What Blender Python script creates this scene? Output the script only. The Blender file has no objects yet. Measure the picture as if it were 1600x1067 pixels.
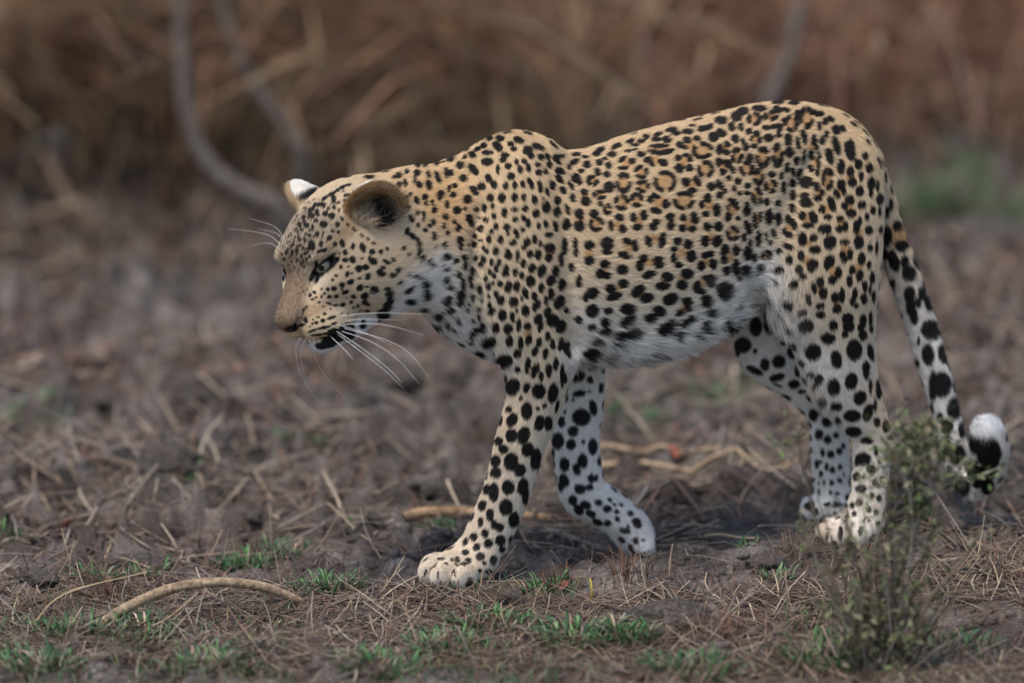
import bpy, bmesh, math, random, os
import numpy as np
from mathutils import Vector, Matrix
from mathutils.bvhtree import BVHTree
from mathutils.kdtree import KDTree

random.seed(7)
rng = np.random.default_rng(7)
SC = bpy.context.scene
COL = SC.collection

# ---------------------------------------------------------------- camera
CAM_H, CAM_D, FPX = 3.0, 12.0, 13080.0
PITCH = math.atan(CAM_H / CAM_D) - math.atan(386.5 / FPX)
cam_d = bpy.data.cameras.new('camera')
cam = bpy.data.objects.new('camera', cam_d)
COL.objects.link(cam)
cam.location = (0, -CAM_D, CAM_H)
cam.rotation_euler = (math.pi / 2 - PITCH, 0, 0)
cam_d.sensor_width = 36.0
cam_d.sensor_fit = 'HORIZONTAL'
cam_d.lens = FPX / 1600 * 36.0
cam_d.clip_start = 0.5
cam_d.clip_end = 500
cam_d.dof.use_dof = True
cam_d.dof.focus_distance = 12.26
cam_d.dof.aperture_fstop = cam_d.lens / 1000 / 0.180
cam_d.dof.aperture_blades = 9
SC.camera = cam

# ---------------------------------------------------------------- world, sun, exposure
world = bpy.data.worlds.new('World')
SC.world = world
world.use_nodes = True
wn = world.node_tree
sky = wn.nodes.new('ShaderNodeTexSky')
sky.sky_type = 'NISHITA'
sky.sun_disc = False
SUN_EL, SUN_AZ = math.radians(66), math.radians(-148)   # azimuth from +Y, clockwise seen from above
sky.sun_elevation = SUN_EL
sky.sun_rotation = SUN_AZ
sky.altitude = 500
sky.air_density = 1.0
sky.dust_density = 3.0
sky.ozone_density = 1.0
bg = wn.nodes['Background']
wn.links.new(sky.outputs[0], bg.inputs[0])
bg.inputs[1].default_value = 0.115
sun_d = bpy.data.lights.new('sun', 'SUN')
sun_d.energy = 1.5
sun_d.angle = math.radians(18)
sun_d.color = (1.0, 0.93, 0.84)
sun = bpy.data.objects.new('sun', sun_d)
COL.objects.link(sun)
sdir = Vector((math.sin(SUN_AZ) * math.cos(SUN_EL), math.cos(SUN_AZ) * math.cos(SUN_EL), math.sin(SUN_EL)))
sun.rotation_euler = sdir.to_track_quat('Z', 'Y').to_euler()
sun.location = (0, 0, 8)
SC.view_settings.view_transform = 'Standard'
SC.view_settings.look = 'None'
SC.view_settings.exposure = 1.05
SC.view_settings.gamma = 1.0
SC.render.engine = 'CYCLES'
SC.cycles.use_denoising = True
SC.cycles.max_bounces = 8
SC.cycles.diffuse_bounces = 3
SC.cycles.transparent_max_bounces = 8

# ---------------------------------------------------------------- helpers
_cp, _sp = math.cos(PITCH), math.sin(PITCH)
CAMP = np.array([0, -CAM_D, CAM_H])
VRIGHT = np.array([1.0, 0, 0])
VUP = np.array([0, _sp, _cp])
VFWD = np.array([0, _cp, -_sp])


def P(px, py, Y):
    """World point seen at photograph pixel (px, py) that lies at depth Y."""
    d = VFWD + VRIGHT * ((px - 800) / FPX) - VUP * ((py - 533.5) / FPX)
    t = (Y + CAM_D) / d[1]
    return CAMP + d * t


def project(p):
    q = np.asarray(p) - CAMP
    z = q @ VFWD
    return np.stack([800 + FPX * (q @ VRIGHT) / z, 533.5 - FPX * (q @ VUP) / z], -1)


def srgb(r, g, b):
    c = np.array([r, g, b], float) / 255
    return np.where(c <= 0.04045, c / 12.92, ((c + 0.055) / 1.055) ** 2.4)


def smooth(a, b, x):
    t = np.clip((x - a) / (b - a), 0, 1)
    return t * t * (3 - 2 * t)


def hash3(i, j, k, s=0):
    n = (i * 374761393 + j * 668265263 + k * 2147483647 + s * 1274126177) & 0xFFFFFFFF
    n = ((n ^ (n >> 13)) * 1274126177) & 0xFFFFFFFF
    n = ((n ^ (n >> 16)) * 2246822519) & 0xFFFFFFFF
    return ((n ^ (n >> 15)) & 0xFFFFFF) / float(0xFFFFFF)


def vnoise(p, freq, s=0):
    q = np.asarray(p, float) * freq
    i = np.floor(q).astype(np.int64)
    f = q - i
    f = f * f * (3 - 2 * f)
    r = 0
    for dx in (0, 1):
        for dy in (0, 1):
            for dz in (0, 1):
                w = (f[..., 0] if dx else 1 - f[..., 0]) * (f[..., 1] if dy else 1 - f[..., 1]) * (f[..., 2] if dz else 1 - f[..., 2])
                r = r + w * hash3(i[..., 0] + dx, i[..., 1] + dy, i[..., 2] + dz, s)
    return r * 2 - 1


def tag(o, label, cat, group=None, kind=None):
    o['label'] = label
    o['category'] = cat
    if group:
        o['group'] = group
    if kind:
        o['kind'] = kind
    return o


def link(name, me, mat=None, parent=None):
    o = bpy.data.objects.new(name, me)
    COL.objects.link(o)
    if mat is not None:
        me.materials.append(mat)
    if parent is not None:
        o.parent = parent
    return o


def mesh_np(name, verts, faces, smooth_shade=True):
    """Mesh from numpy arrays; faces is an (n,3) or (n,4) array."""
    me = bpy.data.meshes.new(name)
    verts = np.asarray(verts, np.float32)
    faces = np.asarray(faces, np.int32)
    n, k = faces.shape
    me.vertices.add(len(verts))
    me.vertices.foreach_set('co', verts.ravel())
    me.loops.add(n * k)
    me.loops.foreach_set('vertex_index', faces.ravel())
    me.polygons.add(n)
    me.polygons.foreach_set('loop_start', np.arange(0, n * k, k, dtype=np.int32))
    me.polygons.foreach_set('loop_total', np.full(n, k, dtype=np.int32))
    me.update(calc_edges=True)
    if smooth_shade:
        me.polygons.foreach_set('use_smooth', np.ones(n, dtype=bool))
    return me


def new_mat(name):
    m = bpy.data.materials.new(name)
    m.use_nodes = True
    nt = m.node_tree
    return m, nt, nt.nodes['Principled BSDF']


def set_in(node, name, v):
    if name in node.inputs:
        node.inputs[name].default_value = v

# ================================================================ ground
PAWS = [(-.085, -.014, .017, .085), (.200, .196, -.012, .07), (.497, .118, .043, .085), (.480, .258, .048, .08)]     # x, y, height, reach


def gh(x, y):
    """Height of the soil."""
    x = np.asarray(x, float); y = np.asarray(y, float)
    p = np.stack([x, y, np.zeros_like(x)], -1)
    rise = .038 * np.exp(-((x - .52) / .42) ** 2 - ((y - .24) / .45) ** 2)
    big = (.022 * vnoise(p, 1.7, 11) + .012 * vnoise(p, 4.1, 12)) * (1 - .6 * smooth(.9, .3, np.abs(y - .1)))
    far = smooth(.9, 3.0, y)
    lump = np.abs(vnoise(p + .13 * vnoise(p, 9, 21)[..., None], 11, 13))
    lump2 = np.abs(vnoise(p, 27, 14))
    fine = vnoise(p, 62, 15)
    rough = .42 + .95 * smooth(-.02, .35, y) + .3 * vnoise(p, 2.6, 16) + .7 * far
    clod = (.050 * (lump - .28) + .026 * (lump2 - .28) + .005 * fine) * rough
    micro = .0016 * vnoise(p, 140, 17) * smooth(1.6, .6, np.abs(y))
    h = rise + big * (.55 + .8 * far) + clod + micro
    for cx, cy, cz, r in PAWS + [(.33, .30, .018, .17)]:
        w = np.exp(-(((x - cx) ** 2 + (y - cy) ** 2) / (r * r)) ** 1.5)
        h = h * (1 - w) + (cz + clod * .3) * w
    for cx in (-.16, -.11, -.06, -.01, .04, .09):                      # bed of the pale stick
        w = np.exp(-(((x - cx) / .05) ** 2 + ((y - .36) / .07) ** 2) ** 1.5)
        h = h * (1 - w) + (.004 + clod * .25) * w
    return h


def ground_at(px, py):
    """Point of the soil seen at a photograph pixel."""
    z = 0.0
    d = VFWD + VRIGHT * ((px - 800) / FPX) - VUP * ((py - 533.5) / FPX)
    for _ in range(6):
        q = CAMP + d * ((z - CAM_H) / d[2])
        z = float(gh(q[0], q[1])) * .7 + z * .3
    return np.array([q[0], q[1], float(gh(q[0], q[1]))])


def stretch(mid_lo, mid_hi, step, lo, hi, grow):
    v = list(np.arange(mid_lo, mid_hi, step))
    s = step
    while v[-1] < hi:
        s *= grow; v.append(v[-1] + s)
    s = step
    w = [v[0]]
    while w[-1] > lo:
        s *= grow; w.append(w[-1] - s)
    return np.array(w[:0:-1] + v)


gxs = stretch(-.95, .95, .0075, -45, 45, 1.06)
gys = stretch(-.80, 1.0, .0075, -14, 70, 1.03)
GX, GY = np.meshgrid(gxs, gys, indexing='ij')
GZ = gh(GX, GY)
n0, n1 = GX.shape
ii = np.arange(n0 * n1).reshape(n0, n1)
gq = np.stack([ii[:-1, :-1], ii[1:, :-1], ii[1:, 1:], ii[:-1, 1:]], -1).reshape(-1, 4)
ground_me = mesh_np('ground', np.stack([GX, GY, GZ], -1).reshape(-1, 3), gq)
m_soil, nt, b = new_mat('dry cloddy soil')
tc = nt.nodes.new('ShaderNodeTexCoord')


def noise_node(nt, tc, scale, detail=6, rough=.6, out='Object'):
    n = nt.nodes.new('ShaderNodeTexNoise')
    n.inputs['Scale'].default_value = scale; n.inputs['Detail'].default_value = detail; n.inputs['Roughness'].default_value = rough
    nt.links.new(tc.outputs[out], n.inputs['Vector'])
    return n


def ramp_node(nt, src, stops):
    r = nt.nodes.new('ShaderNodeValToRGB')
    e = r.color_ramp.elements
    e[0].position, e[0].color = stops[0][0], (*stops[0][1], 1)
    e[1].position, e[1].color = stops[-1][0], (*stops[-1][1], 1)
    for pos, c in stops[1:-1]:
        q = e.new(pos); q.color = (*c, 1)
    nt.links.new(src, r.inputs[0])
    return r


def mix_node(nt, fac, a, b_, mode='MIX'):
    m = nt.nodes.new('ShaderNodeMix'); m.data_type = 'RGBA'; m.blend_type = mode
    if isinstance(fac, float):
        m.inputs['Factor'].default_value = fac
    else:
        nt.links.new(fac, m.inputs['Factor'])
    for sock, v in ((m.inputs[6], a), (m.inputs[7], b_)):
        if isinstance(v, tuple):
            sock.default_value = (*v, 1)
        else:
            nt.links.new(v, sock)
    return m.outputs[2]


n1_ = noise_node(nt, tc, 9, 8, .66)
r1 = ramp_node(nt, n1_.outputs['Fac'], [(.30, tuple(srgb(42, 38, 36))), (.48, tuple(srgb(80, 75, 72))), (.60, tuple(srgb(114, 108, 104))), (.74, tuple(srgb(150, 143, 137)))])
n2_ = noise_node(nt, tc, 1.9, 4, .5)
r2 = ramp_node(nt, n2_.outputs['Fac'], [(.42, (0, 0, 0)), (.62, (1, 1, 1))])
red = mix_node(nt, r2.outputs[0], r1.outputs[0], mix_node(nt, .32, r1.outputs[0], tuple(srgb(96, 76, 64))))
n3_ = noise_node(nt, tc, 160, 4, .7)
r3 = ramp_node(nt, n3_.outputs['Fac'], [(.35, (.55, .55, .55)), (.65, (1.25, 1.22, 1.18))])
col = mix_node(nt, 1.0, red, r3.outputs[0], 'MULTIPLY')
nt.links.new(col, b.inputs['Base Color'])
b.inputs['Roughness'].default_value = .95
set_in(b, 'Specular IOR Level', .15)
n4_ = noise_node(nt, tc, 330, 5, .7)
bp = nt.nodes.new('ShaderNodeBump'); bp.inputs['Strength'].default_value = .7; bp.inputs['Distance'].default_value = .004
nt.links.new(n4_.outputs['Fac'], bp.inputs['Height']); nt.links.new(bp.outputs[0], b.inputs['Normal'])
ground = link('ground', ground_me, m_soil)
ground['kind'] = 'structure'
ground['label'] = 'bare grey brown cloddy soil under the leopard'
# ================================================================ leopard
PSI = math.radians(14)
LAT = np.array([math.sin(PSI), -math.cos(PSI), 0.0])      # towards its near (left) flank
MPP = 1 / 1058.0
YH = 0.20


def Yc(px):
    return YH - (1290 - px) * MPP * math.tan(PSI)


def N(px, py, o, a, b):
    """Node of a limb: photograph position, offset to the near side, half height, half width (m)."""
    return (P(px, py, Yc(px) - o), a, b)


def T(px, top, bot, b, o=0.0):
    return (P(px, (top + bot) / 2, Yc(px) - o), (bot - top) / 2 * MPP * 1.02 - 0.006, b)


def chain_sdf(X, nodes, lat, blend=0):
    """X is (3, n); nodes (point, half height, half width)."""
    d = np.full(X.shape[1], 9.0, np.float32)
    f = np.float32
    lat = np.asarray(lat, float)
    for (A, aA, bA), (B, aB, bB) in zip(nodes[:-1], nodes[1:]):
        A = np.asarray(A, float); B = np.asarray(B, float)
        u = B - A
        i2 = 1 / max(float(u @ u), 1e-12)
        lp = lat - u * (lat @ u) * i2
        lx, ly, lz = (f(v) for v in lp / max(np.linalg.norm(lp), 1e-6))
        qx, qy, qz = X[0] - f(A[0]), X[1] - f(A[1]), X[2] - f(A[2])
        t = np.clip((qx * f(u[0]) + qy * f(u[1]) + qz * f(u[2])) * f(i2), 0, 1)
        qx = qx - t * f(u[0]); qy = qy - t * f(u[1]); qz = qz - t * f(u[2])
        l = qx * lx + qy * ly + qz * lz
        l2 = l * l
        r2 = np.maximum(qx * qx + qy * qy + qz * qz - l2, 0)
        a2 = (f(aA) + f(aB - aA) * t) ** 2
        b2 = (f(bA) + f(bB - bA) * t) ** 2
        k0 = np.sqrt(r2 / a2 + l2 / b2)
        k1 = np.sqrt(r2 / (a2 * a2) + l2 / (b2 * b2)) + f(1e-6)
        e = k0 * (k0 - 1) / k1
        d = smin(d, e, blend) if blend else np.minimum(d, e)
    return d


def ell_sdf(X, c, r, R=None):
    f = np.float32
    q = [X[i] - f(c[i]) for i in range(3)]
    if R is not None:
        q = [f(R[i][0]) * q[0] + f(R[i][1]) * q[1] + f(R[i][2]) * q[2] for i in range(3)]
    k0 = k1 = 0
    for i in range(3):
        s2 = (q[i] / f(r[i])) ** 2
        k0 = k0 + s2
        k1 = k1 + s2 / f(r[i] * r[i])
    k0 = np.sqrt(k0)
    return k0 * (k0 - 1) / (np.sqrt(k1) + f(1e-6))


def spline(nodes, n=4):
    """Catmull-Rom resampling of a chain, so that limbs swell and taper without rings."""
    M = np.array([list(p) + [a, b] for p, a, b in nodes], float)
    E_ = np.vstack([2 * M[0] - M[1], M, 2 * M[-1] - M[-2]])
    out = []
    for i in range(len(M) - 1):
        p0, p1, p2, p3 = E_[i:i + 4]
        for k in range(n):
            t = k / n
            out.append(.5 * (2 * p1 + (p2 - p0) * t + (2 * p0 - 5 * p1 + 4 * p2 - p3) * t * t + (3 * p1 - p0 - 3 * p2 + p3) * t ** 3))
    out.append(M[-1])
    return [(o[:3], o[3], o[4]) for o in out]


def smin(a, b, k):
    h = np.maximum(k - np.abs(a - b), 0) * np.float32(1 / k)
    return np.minimum(a, b) - h * h * k * 0.25


def smax(a, b, k):
    return -smin(-a, -b, k)


# ---- body chains
torso = [T(785, 300, 490, .070), T(812, 246, 548, .094), T(845, 240, 572, .106), T(885, 248, 562, .112), T(940, 232, 543, .118),
         T(1000, 210, 524, .122), T(1060, 192, 500, .120), T(1120, 177, 466, .112), T(1175, 166, 430, .104),
         T(1225, 160, 410, .099), T(1262, 161, 380, .092), T(1284, 168, 345, .080)]
neck = [(P(592, 374, Yc(592) - .035), .088, .074), (P(640, 371, Yc(640) - .028), .102, .080), (P(690, 371, Yc(690) - .018), .106, .086),
        (P(740, 374, Yc(740) - .008), .122, .092), (P(800, 388, Yc(800)), .142, .098)]
fore_n = [N(800, 236, .045, .026, .022), N(803, 300, .072, .056, .034), N(812, 385, .084, .070, .044), N(818, 470, .088, .069, .046),
          N(838, 555, .084, .052, .042), N(836, 620, .079, .041, .036), N(814, 690, .074, .0365, .031), N(794, 760, .070, .0335, .028),
          N(770, 820, .068, .0325, .028), N(747, 866, .068, .032, .033)]
fore_f = [N(830, 400, -.075, .072, .045), N(862, 490, -.085, .064, .045), N(898, 570, -.075, .042, .038), N(906, 620, -.070, .0345, .032),
          N(899, 680, -.066, .0345, .030), N(904, 735, -.064, .0335, .029), N(913, 772, -.062, .0330, .030), N(945, 792, -.062, .0300, .031),
          N(980, 822, -.062, .0300, .035), N(997, 846, -.062, .0270, .037)]
hind_n = [N(1300, 270, .045, .055, .040), N(1292, 350, .068, .080, .050), N(1290, 430, .078, .081, .053), N(1300, 505, .076, .064, .046),
          N(1314, 582, .070, .052, .040), N(1342, 640, .067, .038, .030), N(1361, 680, .066, .0285, .024), N(1359, 755, .066, .0262, .024),
          N(1352, 805, .068, .027, .030)]
hind_f = [N(1265, 380, -.060, .080, .050), N(1215, 500, -.070, .058, .044), N(1206, 545, -.070, .050, .040), N(1250, 588, -.066, .038, .033),
          N(1292, 640, -.064, .031, .027), N(1296, 690, -.064, .0275, .024), N(1300, 750, -.064, .027, .026), N(1308, 782, -.066, .026, .030)]
tail = [N(1345, 262, 0, 0.0276, 0.0276), N(1370, 305, 0, 0.0230, 0.0230), N(1388, 360, 0, 0.0198, 0.0198), N(1412, 430, 0, 0.0207, 0.0207), N(1436, 500, 0, 0.0207, 0.0207),
        N(1457, 570, .005, 0.0198, 0.0198), N(1474, 630, .01, 0.0184, 0.0184), N(1489, 690, .015, 0.0170, 0.0170), N(1502, 735, .02, 0.0166, 0.0166),
        N(1522, 756, .04, .0190, .0190), N(1541, 738, .065, .0235, .0235), N(1546, 704, .08, .0255, .0255), N(1543, 680, .085, .0225, .0225)]


def E(px, py, o, rx, rl, rz):
    """Muscle or toe: ellipsoid with radii along the body, across it and upwards."""
    return (P(px, py, Yc(px) - o), (rx, rl, rz))


BODY_R = np.array([[-math.cos(PSI), -math.sin(PSI), 0], LAT, [0, 0, 1]])
muscles = [(E(872, 545, .088, .026, .024, .030), .02),        # elbow
           (E(806, 244, .026, .050, .030, .032), .05),        # top of the shoulder blade
           (E(770, 420, .062, .060, .045, .085), .04),        # point of the shoulder
           (E(870, 500, .080, .038, .034, .055), .03),         # triceps towards the elbow
           (E(1306, 320, .055, .058, .048, .090), .05),        # rump
           (E(1255, 400, .072, .055, .038, .080), .04),        # thigh
           (E(1215, 225, .030, .060, .050, .040), .05),        # hip bone
           (E(1000, 430, .052, .160, .072, .110), .06)]        # rib cage
FP = math.radians(38)
PAW_R = np.array([[-math.cos(FP), -math.sin(FP), 0], [math.sin(FP), -math.cos(FP), 0], [0, 0, 1]])
paws = []


def paw(px, py, o, yaw, sc, lift=0.0):
    """Cat paw at its heel pixel: a broad pad and four toes fanned towards `yaw` (0 = to photo left, 90 = to the camera)."""
    c0 = P(px, py, Yc(px) - o)
    yw = math.radians(yaw)
    fx = np.array([-math.cos(yw), -math.sin(yw), 0]); fl = np.array([math.sin(yw), -math.cos(yw), 0])
    lf = math.radians(lift)
    f3 = fx * math.cos(lf) + np.array([0, 0, -math.sin(lf)]); u3 = fx * math.sin(lf) + np.array([0, 0, math.cos(lf)])
    R = np.stack([f3, fl, u3])

    def at(a, b, c):
        return c0 + sc * (f3 * a + fl * b + u3 * c)
    paws.append(((at(.010, 0, .004), (.040 * sc, .036 * sc, .026 * sc)), R, .016))
    for b, a, r in ((-.034, .034, .95), (-.0125, .050, 1.03), (.0125, .050, 1.03), (.034, .034, .95)):
        Rt = np.stack([math.cos(b * 8) * f3 + math.sin(b * 8) * fl, -math.sin(b * 8) * f3 + math.cos(b * 8) * fl, u3])
        paws.append(((at(a, b, -.003), (.0275 * sc * r, .0122 * sc * r, .0212 * sc * r)), Rt, .0030))


paw(737, 884, .072, 34, 1.08)                       # near fore
for px_, py_, o_, r_ in ((986, 862, -.086, (.016, .013, .018)), (1000, 868, -.068, (.016, .0135, .019)), (1010, 866, -.050, (.016, .0135, .018)), (1008, 858, -.034, (.015, .013, .017))):
    paws.append((E(px_, py_, o_, *r_), BODY_R, .005))      # far fore, rolling over its toes
paw(1346, 826, .072, 38, .94)                       # near hind
paw(1316, 788, -.066, 40, .86)                      # far hind

# ---- head in its own frame: x to the nose, y to the near cheek, z up, in cm, nose tip at (12.5, 0, 3)
TH, PH, RO, HS = math.radians(46), math.radians(33), math.radians(10), 0.0110
hf = np.array([-math.cos(TH) * math.cos(PH), -math.sin(TH) * math.cos(PH), -math.sin(PH)])
hu0 = np.array([-math.cos(TH) * math.sin(PH), -math.sin(TH) * math.sin(PH), math.cos(PH)])
hn0 = np.array([math.sin(TH), -math.cos(TH), 0])
hn = hn0 * math.cos(RO) + hu0 * math.sin(RO)
hu = hu0 * math.cos(RO) - hn0 * math.sin(RO)
HR = np.stack([hf, hn, hu])
NOSE = P(438, 508, -0.115)


def hw(l):
    return NOSE + HS * ((np.asarray(l, float) - np.array([12.5, 0, 3.0])) @ HR)


def hl(p):
    return ((np.asarray(p) - NOSE) @ HR.T) / HS + np.array([12.5, 0, 3.0])


def rotm(x, z):
    x = np.asarray(x, float); x = x / np.linalg.norm(x)
    z = np.asarray(z, float); z = z - x * (x @ z); z = z / np.linalg.norm(z)
    return np.stack([x, np.cross(z, x), z])


YL = (0, 1, 0)
EYE = {s: np.array([4.35, s * 3.95, 6.1]) for s in (1, -1)}
EYE_OUT = {s: np.array([.70, s * .68, .22]) / np.linalg.norm([.70, .68, .22]) for s in (1, -1)}
EYE_LONG = {s: np.array([-.62, s * .72, .25]) for s in (1, -1)}
EAR = {}
for s in (1, -1):
    et = np.array([-.18, s * .55, .78]); et /= np.linalg.norm(et)
    eo = np.array([.52, s * .80, -.05]); eo -= et * (et @ eo); eo /= np.linalg.norm(eo)
    EAR[s] = (np.array([-5.6, s * 6.5, 7.9]), et, eo, np.cross(et, eo))


def head_sdf(X):
    """X in head cm."""
    d = ell_sdf(X, (-3.2, 0, 5.6), (7.6, 5.9, 6.1))
    d = smin(d, ell_sdf(X, (1.0, 0, 6.4), (4.6, 4.8, 4.4)), 2.0)
    d = smin(d, chain_sdf(X, [((2.0, 0, 6.4), 3.2, 3.0), ((6.3, 0, 4.2), 2.45, 2.4), ((10.2, 0, 3.0), 1.85, 2.2), ((11.2, 0, 2.9), 1.45, 2.0)], YL), 1.6)
    d = smin(d, chain_sdf(X, [((8.4, 0, -2.9), 1.5, 1.9), ((5.0, 0, -4.3), 1.8, 3.1), ((0, 0, -4.3), 2.5, 4.7)], YL), 1.4)
    d = smin(d, ell_sdf(X, (8.0, 0, -3.4), (2.3, 2.1, 1.7)), .9)
    for s in (1, -1):
        d = smin(d, ell_sdf(X, (0.2, s * 4.0, 2.0), (5.4, 3.5, 5.2)), 2.0)          # cheek
        d = smin(d, ell_sdf(X, (-2.6, s * 4.3, -1.0), (4.8, 3.2, 4.9)), 2.0)        # ruff
        d = smin(d, ell_sdf(X, (3.8, s * 3.8, 3.3), (2.8, 1.7, 1.9)), 1.4)          # cheek bone
        d = smin(d, ell_sdf(X, (3.3, s * 3.0, 7.9), (2.0, 1.9, 1.1)), 1.4)          # brow
        d = smin(d, ell_sdf(X, (6.4, s * 2.2, 2.0), (3.0, 1.9, 2.4)), 1.4)
        d = smin(d, ell_sdf(X, (8.5, s * 1.75, 0.35), (2.65, 1.95, 2.30)), 0.9)     # whisker pad
        d = smin(d, ell_sdf(X, (6.5, s * 2.9, -1.0), (2.9, 1.9, 2.5)), 1.3)
    d = smin(d, ell_sdf(X, (11.45, 0, 2.2), (1.0, 1.8, 1.2)), 0.6)                   # nose pad
    for s in (1, -1):
        e, et, eo, ew = EAR[s]
        R = np.stack([et, ew, eo])
        low = e - et * 4.6 - eo * .7 + ew * s * 1.0
        outer = smin(ell_sdf(X, e, (4.5, 3.7, 1.8), R), chain_sdf(X, [(e - et * 1.0 - eo * .5, 2.6, 2.6), (low, 1.6, 1.6)], eo), 1.6)
        inner = smin(ell_sdf(X, e + eo * .95 + et * .2, (3.95, 3.15, 1.75), R), chain_sdf(X, [(e + eo * .4, 2.2, 2.2), (low + eo * 1.3 + et * .5, .7, .7)], eo), 1.4)
        d = smin(d, outer, .9)
        d = smax(d, -inner, .35)
        # eye opening: almond slit running from the tear corner up and outwards
        R = np.stack([EYE_LONG[s] / np.linalg.norm(EYE_LONG[s]), EYE_OUT[s], np.cross(EYE_LONG[s], EYE_OUT[s])])
        R[1] -= R[0] * (R[0] @ R[1]); R[1] /= np.linalg.norm(R[1]); R[2] = np.cross(R[0], R[1])
        d = smax(d, -ell_sdf(X, EYE[s] + EYE_OUT[s] * .3, (1.70, 1.6, .50), R), .22)
        # tear duct, nostril, mouth line
        tear = EYE[s] - R[0] * 1.35 + EYE_OUT[s] * .3
        d = smax(d, -chain_sdf(X, [(tear, .28, .28), (tear + np.array([.55, -s * .2, -.9]), .14, .14)], YL), .25)
        d = smax(d, -ell_sdf(X, (12.0, s * 1.1, 2.0), (.9, .50, .46)), .25)
        d = smax(d, -chain_sdf(X, [((12.0, s * 1.5, 2.1), .22, .28), ((10.9, s * 2.1, 2.6), .16, .22)], YL), .2)
        d = smax(d, -chain_sdf(X, [((11.1, s * .1, -.75), .2, .3), ((10.0, s * 2.3, -1.5), .2, .4), ((7.6, s * 3.9, -2.4), .2, .5), ((5.0, s * 4.6, -3.4), .14, .5)], YL), .3)
    d = smax(d, -chain_sdf(X, [((12.3, 0, 1.4), .18, .14), ((11.5, 0, -.5), .18, .14)], YL), .25)
    return d


def axis_grid(lo, hi, flo, fhi, coarse, fine):
    v = [lo]
    while v[-1] < hi:
        x = v[-1]
        dist = 0 if flo <= x <= fhi else min(abs(x - flo), abs(x - fhi))
        v.append(x + min(coarse, fine + dist * 0.08))
    return np.array(v, np.float32)


PRIMS = []          # (function of (3, n) points, box low, box high, blend)


def add_prim(fn, pts, rad, k):
    pts = np.asarray(pts)
    PRIMS.append((fn, pts.min(0) - rad - k - .012, pts.max(0) + rad + k + .012, k))


def add_groove(nodes, k):
    """Fold of skin: a tube taken away from the surface."""
    sp_ = spline(nodes)
    pts = np.asarray([n[0] for n in sp_])
    PRIMS.append((lambda X: chain_sdf(X, sp_, LAT, .004), pts.min(0) - .05, pts.max(0) + .05, -k))


def add_chain(nodes, k):
    sp_ = spline(nodes)
    add_prim(lambda X: chain_sdf(X, sp_, LAT, .004), [n[0] for n in sp_], max(max(n[1], n[2]) for n in sp_), k)


def add_ell(c, r, R, k):
    add_prim(lambda X: ell_sdf(X, c, r, R), [c], max(r), k)


add_chain(torso, .02)
add_chain(neck, .06)
for (c, r), k in muscles:
    add_ell(c, r, BODY_R, k)
add_chain(fore_n, .015)
add_chain(hind_n, .030)
add_chain(fore_f, .02)
add_chain(hind_f, .022)
add_chain(tail, .03)
add_groove([N(868, 262, .088, .006, .006), N(884, 330, .120, .009, .009), N(893, 410, .134, .010, .010), N(898, 490, .134, .011, .011), N(905, 540, .120, .010, .010)], .022)     # behind the shoulder
add_groove([N(1178, 330, .118, .004, .004), N(1188, 380, .124, .009, .009), N(1186, 430, .122, .012, .012), N(1172, 462, .105, .012, .012)], .024)      # flank fold
add_groove([N(748, 330, .100, .004, .004), N(742, 400, .110, .008, .008), N(745, 470, .108, .010, .010), N(758, 540, .090, .008, .008)], .022)           # before the shoulder
add_groove([N(1268, 250, .100, .005, .005), N(1240, 310, .118, .007, .007), N(1222, 370, .128, .005, .005)], .024)                                         # hip
for (c, r), R, k in paws:
    add_ell(c, r, R, k)
add_prim(lambda X: head_sdf(np.ascontiguousarray(hl(X.T).T, np.float32)) * np.float32(HS),
         [hw((x, y, z)) for x in (-11, 13) for y in (-10.5, 10.5) for z in (-7, 17)], 0, .035)


def field(X):
    D = np.full(X.shape[1], .5, np.float32)
    for fn, lo, hi, k in PRIMS:
        m = np.ones(X.shape[1], bool)
        for i in range(3):
            m &= (X[i] > lo[i]) & (X[i] < hi[i])
        j = np.nonzero(m)[0]
        if len(j):
            D[j] = smin(D[j], fn(X[:, j]), k) if k > 0 else smax(D[j], -fn(X[:, j]), -k)
    return D


def build_field():
    gx = axis_grid(-.40, .78, -.40, -.13, .0040, .0019)
    gy = axis_grid(-.24, .42, -.22, .10, .0040, .0021)
    gz = axis_grid(-.05, .76, .32, .66, .0040, .0019)
    g = [v[:4 * ((len(v) - 1) // 4) + 1] for v in (gx, gy, gz)]
    cg = [v[::4] for v in g]
    cs = [len(v) for v in cg]
    C = np.stack([q.ravel() for q in np.meshgrid(*cg, indexing='ij')]).astype(np.float32)
    Dc = field(C).reshape(cs)
    corner = np.stack([Dc[i:cs[0] - 1 + i, j:cs[1] - 1 + j, k:cs[2] - 1 + k] for i in (0, 1) for j in (0, 1) for k in (0, 1)])
    near = (np.abs(corner).min(0) < .016) | ((corner.min(0) < 0) & (corner.max(0) > 0))
    sgn = np.where(corner.mean(0) < 0, -.5, .5).astype(np.float32)
    D = np.full([len(v) for v in g], .5, np.float32)
    D[:-1, :-1, :-1] = sgn.repeat(4, 0).repeat(4, 1).repeat(4, 2)
    m = np.zeros(D.shape, bool)
    nb = np.argwhere(near) * 4
    for i in range(5):
        for j in range(5):
            for k in range(5):
                m[nb[:, 0] + i, nb[:, 1] + j, nb[:, 2] + k] = True
    I = np.nonzero(m)
    D[I] = field(np.stack([g[a][I[a]] for a in range(3)]).astype(np.float32))
    return D, g[0], g[1], g[2]


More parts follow.
